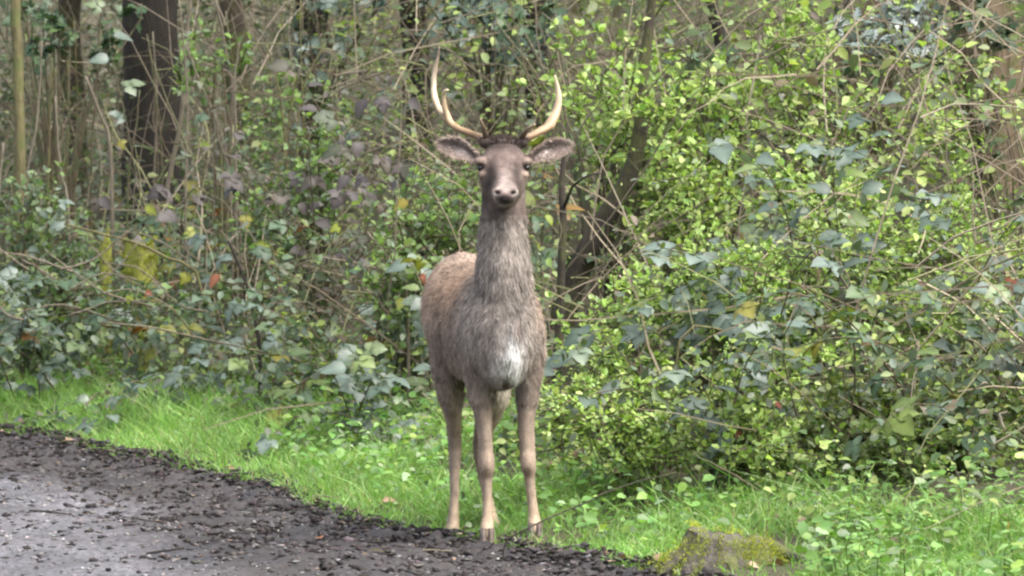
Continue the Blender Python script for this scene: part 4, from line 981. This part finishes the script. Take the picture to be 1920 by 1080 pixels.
    C = lerp(C, (.10, .08, .065), blobw(853, 832, 16, 14) * .5); C = lerp(C, (.12, .095, .075), blobw(838, 770, 14, 30) * .5)
    # chest
    C = lerp(C, (.075, .066, .06), np.clip(blobw(950, 585, 42, 40, -9, .1) * .75, 0, 1)); C = lerp(C, (.13, .115, .105), blobw(905, 560, 16, 40, -9, .1) * .5)
    C = lerp(C, (.56, .57, .57), np.clip(blobw(961, 682, 18, 44, -9, .2) * 1.4, 0, 1)); C = lerp(C, (.35, .345, .33), np.clip(blobw(938, 693, 34, 30, -9, .25) * .85, 0, 1))
    C = lerp(C, (.06, .04, .03), np.clip(blobw(949, 721, 9, 11, -9, .3) * 1.2, 0, 1)); C = lerp(C, (.09, .065, .055), np.clip(blobw(972, 622, 8, 18, -9, .1) * .8 + blobw(940, 648, 12, 7, -9, .1) * .6, 0, 1))  # first blob: shade on the brisket tuft painted as a dark spot
    C = lerp(C, (.11, .085, .07), np.clip(blobw(885, 700, 14, 22) * .6, 0, 1))
    # head and face: fur markings, with shading painted into streaks and cheeks
    C = lerp(C, (.165, .125, .112), head)
    C = lerp(C, (.08, .06, .055), np.clip(head * np.exp(-((y - 272) / 16) ** 2) * .9, 0, 1))
    C = lerp(C, (.055, .042, .038), np.clip(blobw(923, 322, 12, 24, -9, .0) * .9 + blobw(967, 320, 12, 22, -9, 0) * .75, 0, 1))
    C = lerp(C, (.235, .195, .165), np.clip(blobw(983, 355, 14, 26, -.2, .2) * .7, 0, 1))
    C = lerp(C, (.05, .037, .033), np.clip(blobw(917, 345, 8, 8, -9, -.1) * .8 + blobw(971, 343, 7, 7, -9, -.1) * .6, 0, 1))
    C = lerp(C, (.24, .205, .195), np.clip(blobw(946, 335, 10, 16, -9, -.1) * .8, 0, 1))
    for s in (-1, 1):
        ex = 944 + s * 45
        C = lerp(C, (.30, .235, .19), np.clip(blobw(ex + s * 1, 303, 9, 5, -9, 0) * .8 + blobw(ex - s * 1, 329, 10, 8, -9, 0) * .85, 0, 1))
        C = lerp(C, (.03, .022, .02), np.clip(blobw(ex, 314, 7.5, 5.5, -9, 0) * 1.3, 0, 1))
    C = lerp(C, (.235, .20, .185), np.clip(blobw(947, 352, 19, 8, -9, -.28) * .9, 0, 1))
    for s in (-1, 1):
        C = lerp(C, (.42, .37, .34), np.clip(blobw(947 + s * 22, 366, 5, 8, -9, -.27) * 1.1, 0, 1))
    C = lerp(C, (.27, .235, .21), np.clip(blobw(948, 386, 22, 4, -9, -.24), 0, 1) * .8)
    C = lerp(C, (.02, .016, .016), np.clip(blobw(947, 373, 12, 7, -9, -.3) * 1.7, 0, 1))
    for s in (-1, 1): C = lerp(C, (.015, .012, .012), np.clip(blobw(947 + s * 14.5, 361.5, 5.2, 3.2, -9, -.3) * 1.6, 0, 1))
    C = lerp(C, (.03, .024, .022), np.clip(blobw(948, 380.5, 15, 1.8, -9, -.28) * 1.2, 0, 1))
    C = lerp(C, (.075, .062, .056), np.clip(np.exp(-(((x - 943) / 34) ** 2 + ((y - 404) / 12) ** 2)) * 1.1, 0, 1) * (dyv < .1))  # shadow below the chin, painted into the throat fur
    C = lerp(C, (.10, .09, .083), np.clip(blobw(943, 445, 14, 40, -9, .1) * .5, 0, 1))
    mark = blobw(921, 330, 11, 26, -9, .0) * .62 + blobw(970, 328, 10, 24, -9, 0) * .5 + blobw(944, 272, 46, 9, -9, .1) * .45 + blobw(906, 372, 9, 22, -.2, .1) * .5 + blobw(944, 300, 20, 10, -9, 0) * .2
    C = C * (1 - np.clip(mark, 0, .75))[:, None]
    amt = np.where(head > .5, .9, np.where(legs > .5, .7, 1.0))
    C = C * (1 + amt * (.40 * nv + .30 * nv2 + .35 * nv3))[:, None]
    C = np.clip(C * (np.array((1.33, 1.30, 1.26))[None] * (1 - .30 * head)[:, None] ), .008, .8)
    nrm_me = mesh('tmp', co, faces); nr = np.zeros(n * 3, np.float32); nrm_me.vertices.foreach_get('normal', nr); nr = nr.reshape(-1, 3)
    lump = np.where(head > .5, .0006, np.where(legs > .5, .0006, .004)) * (nv + .6 * nv2)
    co = co + nr * lump[:, None]
    bpy.data.meshes.remove(nrm_me)
    AV = [co]; AC = [C]; AF = list(faces); cnt = n
    # ears: curved shells grown into the head
    def ear(bpx, bpy_, tpx, tpy, side):
        nonlocal cnt
        B = Q(bpx, bpy_, -.06); Tp = Q(tpx, tpy, -.02)
        ln = (Tp - B); e1 = ln.normalized(); fw = Vector((side * .25, -1, .12)).normalized(); e2 = e1.cross(fw).normalized()
        if e2.z < 0: e2 = -e2
        fw = (fw - e1 * fw.dot(e1)).normalized()
        nu, nvv = 16, 13; W = 21 * pxm(0)
        vs = []; cs = []
        for layer in (0, 1):
            for i in range(nu):
                u = i / (nu - 1); w = W * (.42 + 1.0 * u) * (1 - u ** 3.2) ** .62 if u < .45 else W * (.87) * (1 - ((u - .45) / .55) ** 2.4) ** .6
                w = max(w, W * .02)
                cup = .95 * w * (1 - .55 * u)
                c = B + ln * u + e2 * (W * .18 * math.sin(u * 3.1)) 
                for j in range(nvv):
                    v = -1 + 2 * j / (nvv - 1)
                    p = c + e2 * (w * v) + fw * (cup * (v * v) - (.004 + .004 * (1 - abs(v))) * layer * (1 - u * .6)) * 1.0
                    vs.append(p)
                    if layer == 0:
                        col = np.array((.15, .118, .105))
                        pale = math.exp(-(((u - .36) / .16) ** 2 + ((v + .15) / .5) ** 2)); col = col * (1 - pale) + np.array((.50, .44, .41)) * pale
                        low = math.exp(-(((v + .55) / .3) ** 2)) * .7 * (u > .1); col = col * (1 - low) + np.array((.27, .215, .19)) * low
                        dk = math.exp(-(((v - .42) / .34) ** 2)) * .95 * (1 - pale * .75); col = col * (1 - dk) + np.array((.075, .058, .052)) * dk
                        if abs(v) > .93 or u > .96: col = np.array((.22, .17, .14))
                    else: col = np.array((.17, .13, .105))
                    cs.append(col * (1 + .2 * noise.noise((p.x * 200, p.y * 200, p.z * 200))))
        o = cnt; m = nu * nvv
        for L in (0, 1):
            for i in range(nu - 1):
                for j in range(nvv - 1):
                    a = o + L * m + i * nvv + j; f = (a, a + 1, a + nvv + 1, a + nvv); AF.append(f if L else f[::-1])
        for i in range(nu - 1):
            for j in (0, nvv - 1):
                a = o + i * nvv + j; AF.append((a, a + nvv, a + nvv + m, a + m))
        AV.append(np.array([tuple(p) for p in vs])); AC.append(np.array(cs)); cnt += len(vs)
    ear(896, 296, 822, 268, -1); ear(992, 298, 1071, 272, 1)
    AVc = np.concatenate(AV); ACc = np.concatenate(AC)
    B0 = np.array(base)
    body = link('body', mesh('body', AVc - B0, AF, ACc, True), attrmat('deer_coat', .85, 220, .45, .25), root)
    # fur: short strands following the coat
    tri = np.array([f[:3] for f in faces]); a, b_, c_ = co[tri[:, 0]], co[tri[:, 1]], co[tri[:, 2]]
    ar = np.linalg.norm(np.cross(b_ - a, c_ - a), axis=1); cen = np.array([co[list(f)].mean(0) for f in faces])
    Nf = 110000; pick = rs.choice(len(faces), Nf, p=ar / ar.sum()); p = cen[pick] + rs.normal(0, .002, (Nf, 3)); fn = nr[tri[pick, 0]]; cc = C[tri[pick, 0]]
    fx, fy = proj(p); fd = (p[:, 1] - DEER_Y) / K
    ishead = (fy < 402) & (fd < .06); isleg = fy > 760
    ln = np.where(ishead, .007, np.where(isleg, .0065, np.where((fd < .05) & (fy < 700), .019, .015))) * rs.uniform(.6, 1.3, Nf)
    keep = ~(ishead & (fd < -.22)); p, fn, cc, ln, fd, fy = p[keep], fn[keep], cc[keep], ln[keep], fd[keep], fy[keep]; Nf = len(p)
    flow = np.stack([np.zeros(Nf), np.clip((fd) * 2.0, 0, .8), -np.ones(Nf)], 1) + rs.normal(0, .28, (Nf, 3))
    flow = flow - fn * (flow * fn).sum(1, keepdims=True); flow /= np.linalg.norm(flow, axis=1, keepdims=True) + 1e-6
    ax = flow + fn * rs.uniform(.12, .5, (Nf, 1))
    cc = cc * (1 + rs.normal(0, .27, (Nf, 1))).clip(.5, 1.6)
    tf = (fy < 272) & (fd < .02) & (fd > -.1); ln[tf] *= 2.6; ax[tf] = ax[tf] * .4 + np.array((0, -.2, .9)) + rs.normal(0, .35, (int(tf.sum()), 3))
    EV = np.concatenate(AV[1:]); EC = np.concatenate(AC[1:]); ne = 9000; ei = rs.randint(0, len(EV), ne)
    hc = np.array(Q(944, 290, -.06)); eo = EV[ei] - hc; eo /= np.linalg.norm(eo, axis=1, keepdims=True)
    ea = eo * .7 + np.array((0, -.35, .1)) + rs.normal(0, .45, (ne, 3)); ea /= np.linalg.norm(ea, axis=1, keepdims=True)
    p = np.concatenate([p, EV[ei] + rs.normal(0, .002, (ne, 3))]); ax = np.concatenate([ax, ea]); fn = np.concatenate([fn, rand_unit(ne) * .3 + np.array((0, -1., 0))])
    ln = np.concatenate([ln, rs.uniform(.005, .012, ne)]); cc = np.concatenate([cc, (EC[ei] * 1.7 + .03) * rs.uniform(.75, 1.35, (ne, 1))]); Nf += ne
    me = scatter_mesh('fur', p - B0 - fn * .001, ax, fn + rs.normal(0, .3, (Nf, 3)), ln, np.where(ln < .009, .0011, .0021), cc, np.array([(-.5, 0, 0), (.5, 0, 0), (0, 1, 0)]), np.array([(0, 1, 2)]))
    tag(link('fur', me, attrmat('deer_fur', .8, 300, .2), root), 'short grey brown fur', None, None, 'stuff')
    # eyes
    me_, te, be = newmat('eye'); be.inputs['Base Color'].default_value = (.012, .008, .006, 1); be.inputs['Roughness'].default_value = .06; be.inputs['Specular IOR Level'].default_value = .8
    for s in (-1, 1):
        c = Q(944 + s * 43.5, 314, -.142); r = 7.2 * pxm(0); mb = MB(); rings = []
        vs = []; fs = []
        for i in range(9):
            aa = math.pi * i / 8 - math.pi / 2
            for k in range(14): bb = 2 * math.pi * k / 14; vs.append(c - base + Vector((math.cos(bb) * math.cos(aa) * r, math.sin(bb) * math.cos(aa) * r * 1.25, math.sin(aa) * r * .85)))
        for i in range(8):
            for k in range(14): fs.append((i * 14 + k, i * 14 + (k + 1) % 14, (i + 1) * 14 + (k + 1) % 14, (i + 1) * 14 + k))
        mb.add(vs, fs); mb.build('eye', me_, root)
    # hooves: two pointed toes each
    mh, th, bh = newmat('hoof'); nn = noise_tex(th, 60, 4); th.links.new(ramp(th, nn, [(.3, (.05, .038, .032)), (.7, (.12, .09, .07))]), bh.inputs['Base Color']); bh.inputs['Roughness'].default_value = .6
    for (l, r, py, dy) in ((900, 928, 1003, -.03), (989, 1018, 993, .01), (831, 863, 1004, .49), (922, 947, 996, .56)):
        mb = MB(); w = (r - l) * pxm(dy)
        for s in (-1, 1):
            c = Q((l + r) / 2, py, dy); g = float(gz(c.x, c.y - .02)) - .004; topz = c.z + .018
            sec = [(topz, .010, .022, .24), (topz * .5 + g * .5, .0, .030, .26), (g, -.014, .036, .28)]; vs = []; fs = []
            for (z, yo, dd, ww) in sec:
                for k in range(12):
                    a_ = 2 * math.pi * k / 12; yy = math.sin(a_); xx = math.cos(a_) * (1 - .45 * max(0, -yy))
                    vs.append(Vector((c.x + s * w * .25 + xx * w * ww, c.y + yo + yy * dd, z)) - base)
            for i in range(2):
                for k in range(12): fs.append((i * 12 + k, (i + 1) * 12 + k, (i + 1) * 12 + (k + 1) % 12, i * 12 + (k + 1) % 12))
            fs.append(tuple(range(12))); fs.append(tuple(24 + k for k in range(12)))
            mb.add(vs, fs)
        mb.build('hoof', mh, root)
    # antlers
    ma = attrmat('antler', .45, 90, .35, .3); ma.node_tree.nodes['Principled BSDF'].inputs['Specular IOR Level'].default_value = .45
    def horn(name, pts, parent, cols, n=22, sides=12):
        P = [Q(q[0], q[1], q[2]) for q in pts]; W = [q[3] * 1.22 for q in pts]
        sp = smooth_path(P, n); wd_ = [interp(range(len(W)), W, i / (n - 1) * (len(W) - 1)) * pxm(0) / 2 for i in range(n)]
        V_, F_ = tube([p_ - base for p_ in sp], wd_, sides, .8)
        V_ = [v + (v - (sp[i // sides] - base)) * (.28 * noise.noise((v.x * 60, v.y * 60, v.z * 60))) for i, v in enumerate(V_)]
        mb = MB(); mb.add(V_, F_)
        for i in range(n):
            u = i / (n - 1); c = np.array([np.interp(u, [0, .2, .5, 1], [q[j] for q in cols]) for j in range(3)])
            for k in range(sides):
                under = .55 + .45 * (.5 + .5 * math.sin(2 * math.pi * k / sides * 1))
                mb.C.append(tuple(c * (1 + .45 * noise.noise((i * .5, k * .9, 2)) + .3 * noise.noise((i * 1.3, k * .4, 7)))))
        return mb.build(name, ma, parent)
    beam = [(.06, .038, .022), (.22, .14, .075), (.36, .26, .155), (.46, .38, .26)]; dark = [(.07, .05, .035), (.10, .075, .05), (.16, .12, .08), (.40, .30, .2)]; pale = [(.22, .15, .09), (.40, .31, .20), (.38, .31, .22), (.18, .14, .105)]
    aL = horn('antler', [(907, 262, -.03, 15), (896, 255, -.02, 13.5), (868, 245.5, .03, 13), (848, 233, .07, 13), (838, 217, .08, 12), (832.5, 192, .07, 9), (832.5, 176, .06, 7), (836, 169.5, .05, 6), (841, 169, .045, 3.5)], root, beam)
    horn('tine', [(840, 228, .08, 10), (829, 213, .10, 11), (817.5, 191, .13, 11.5), (813, 163, .16, 10), (816, 128, .17, 8), (821, 105, .16, 5.5), (824, 87, .15, 2.5)], aL, pale)
    horn('tine', [(911, 262, -.04, 9), (908, 246, -.07, 7.5), (904, 233, -.10, 6), (901, 223, -.12, 2.6)], aL, dark)
    aR = horn('antler', [(981, 262, -.03, 15), (990, 257, -.02, 14), (1012, 247, .02, 15), (1030, 234, .06, 17.5), (1041, 213, .09, 16), (1047, 188, .11, 12), (1045, 163, .12, 8), (1040, 141, .12, 2.5)], root, beam)
    horn('tine', [(976, 262, -.04, 9.5), (983, 250, -.07, 8), (992, 240, -.10, 6.5), (1003, 233, -.12, 3)], aR, dark)
build_deer()
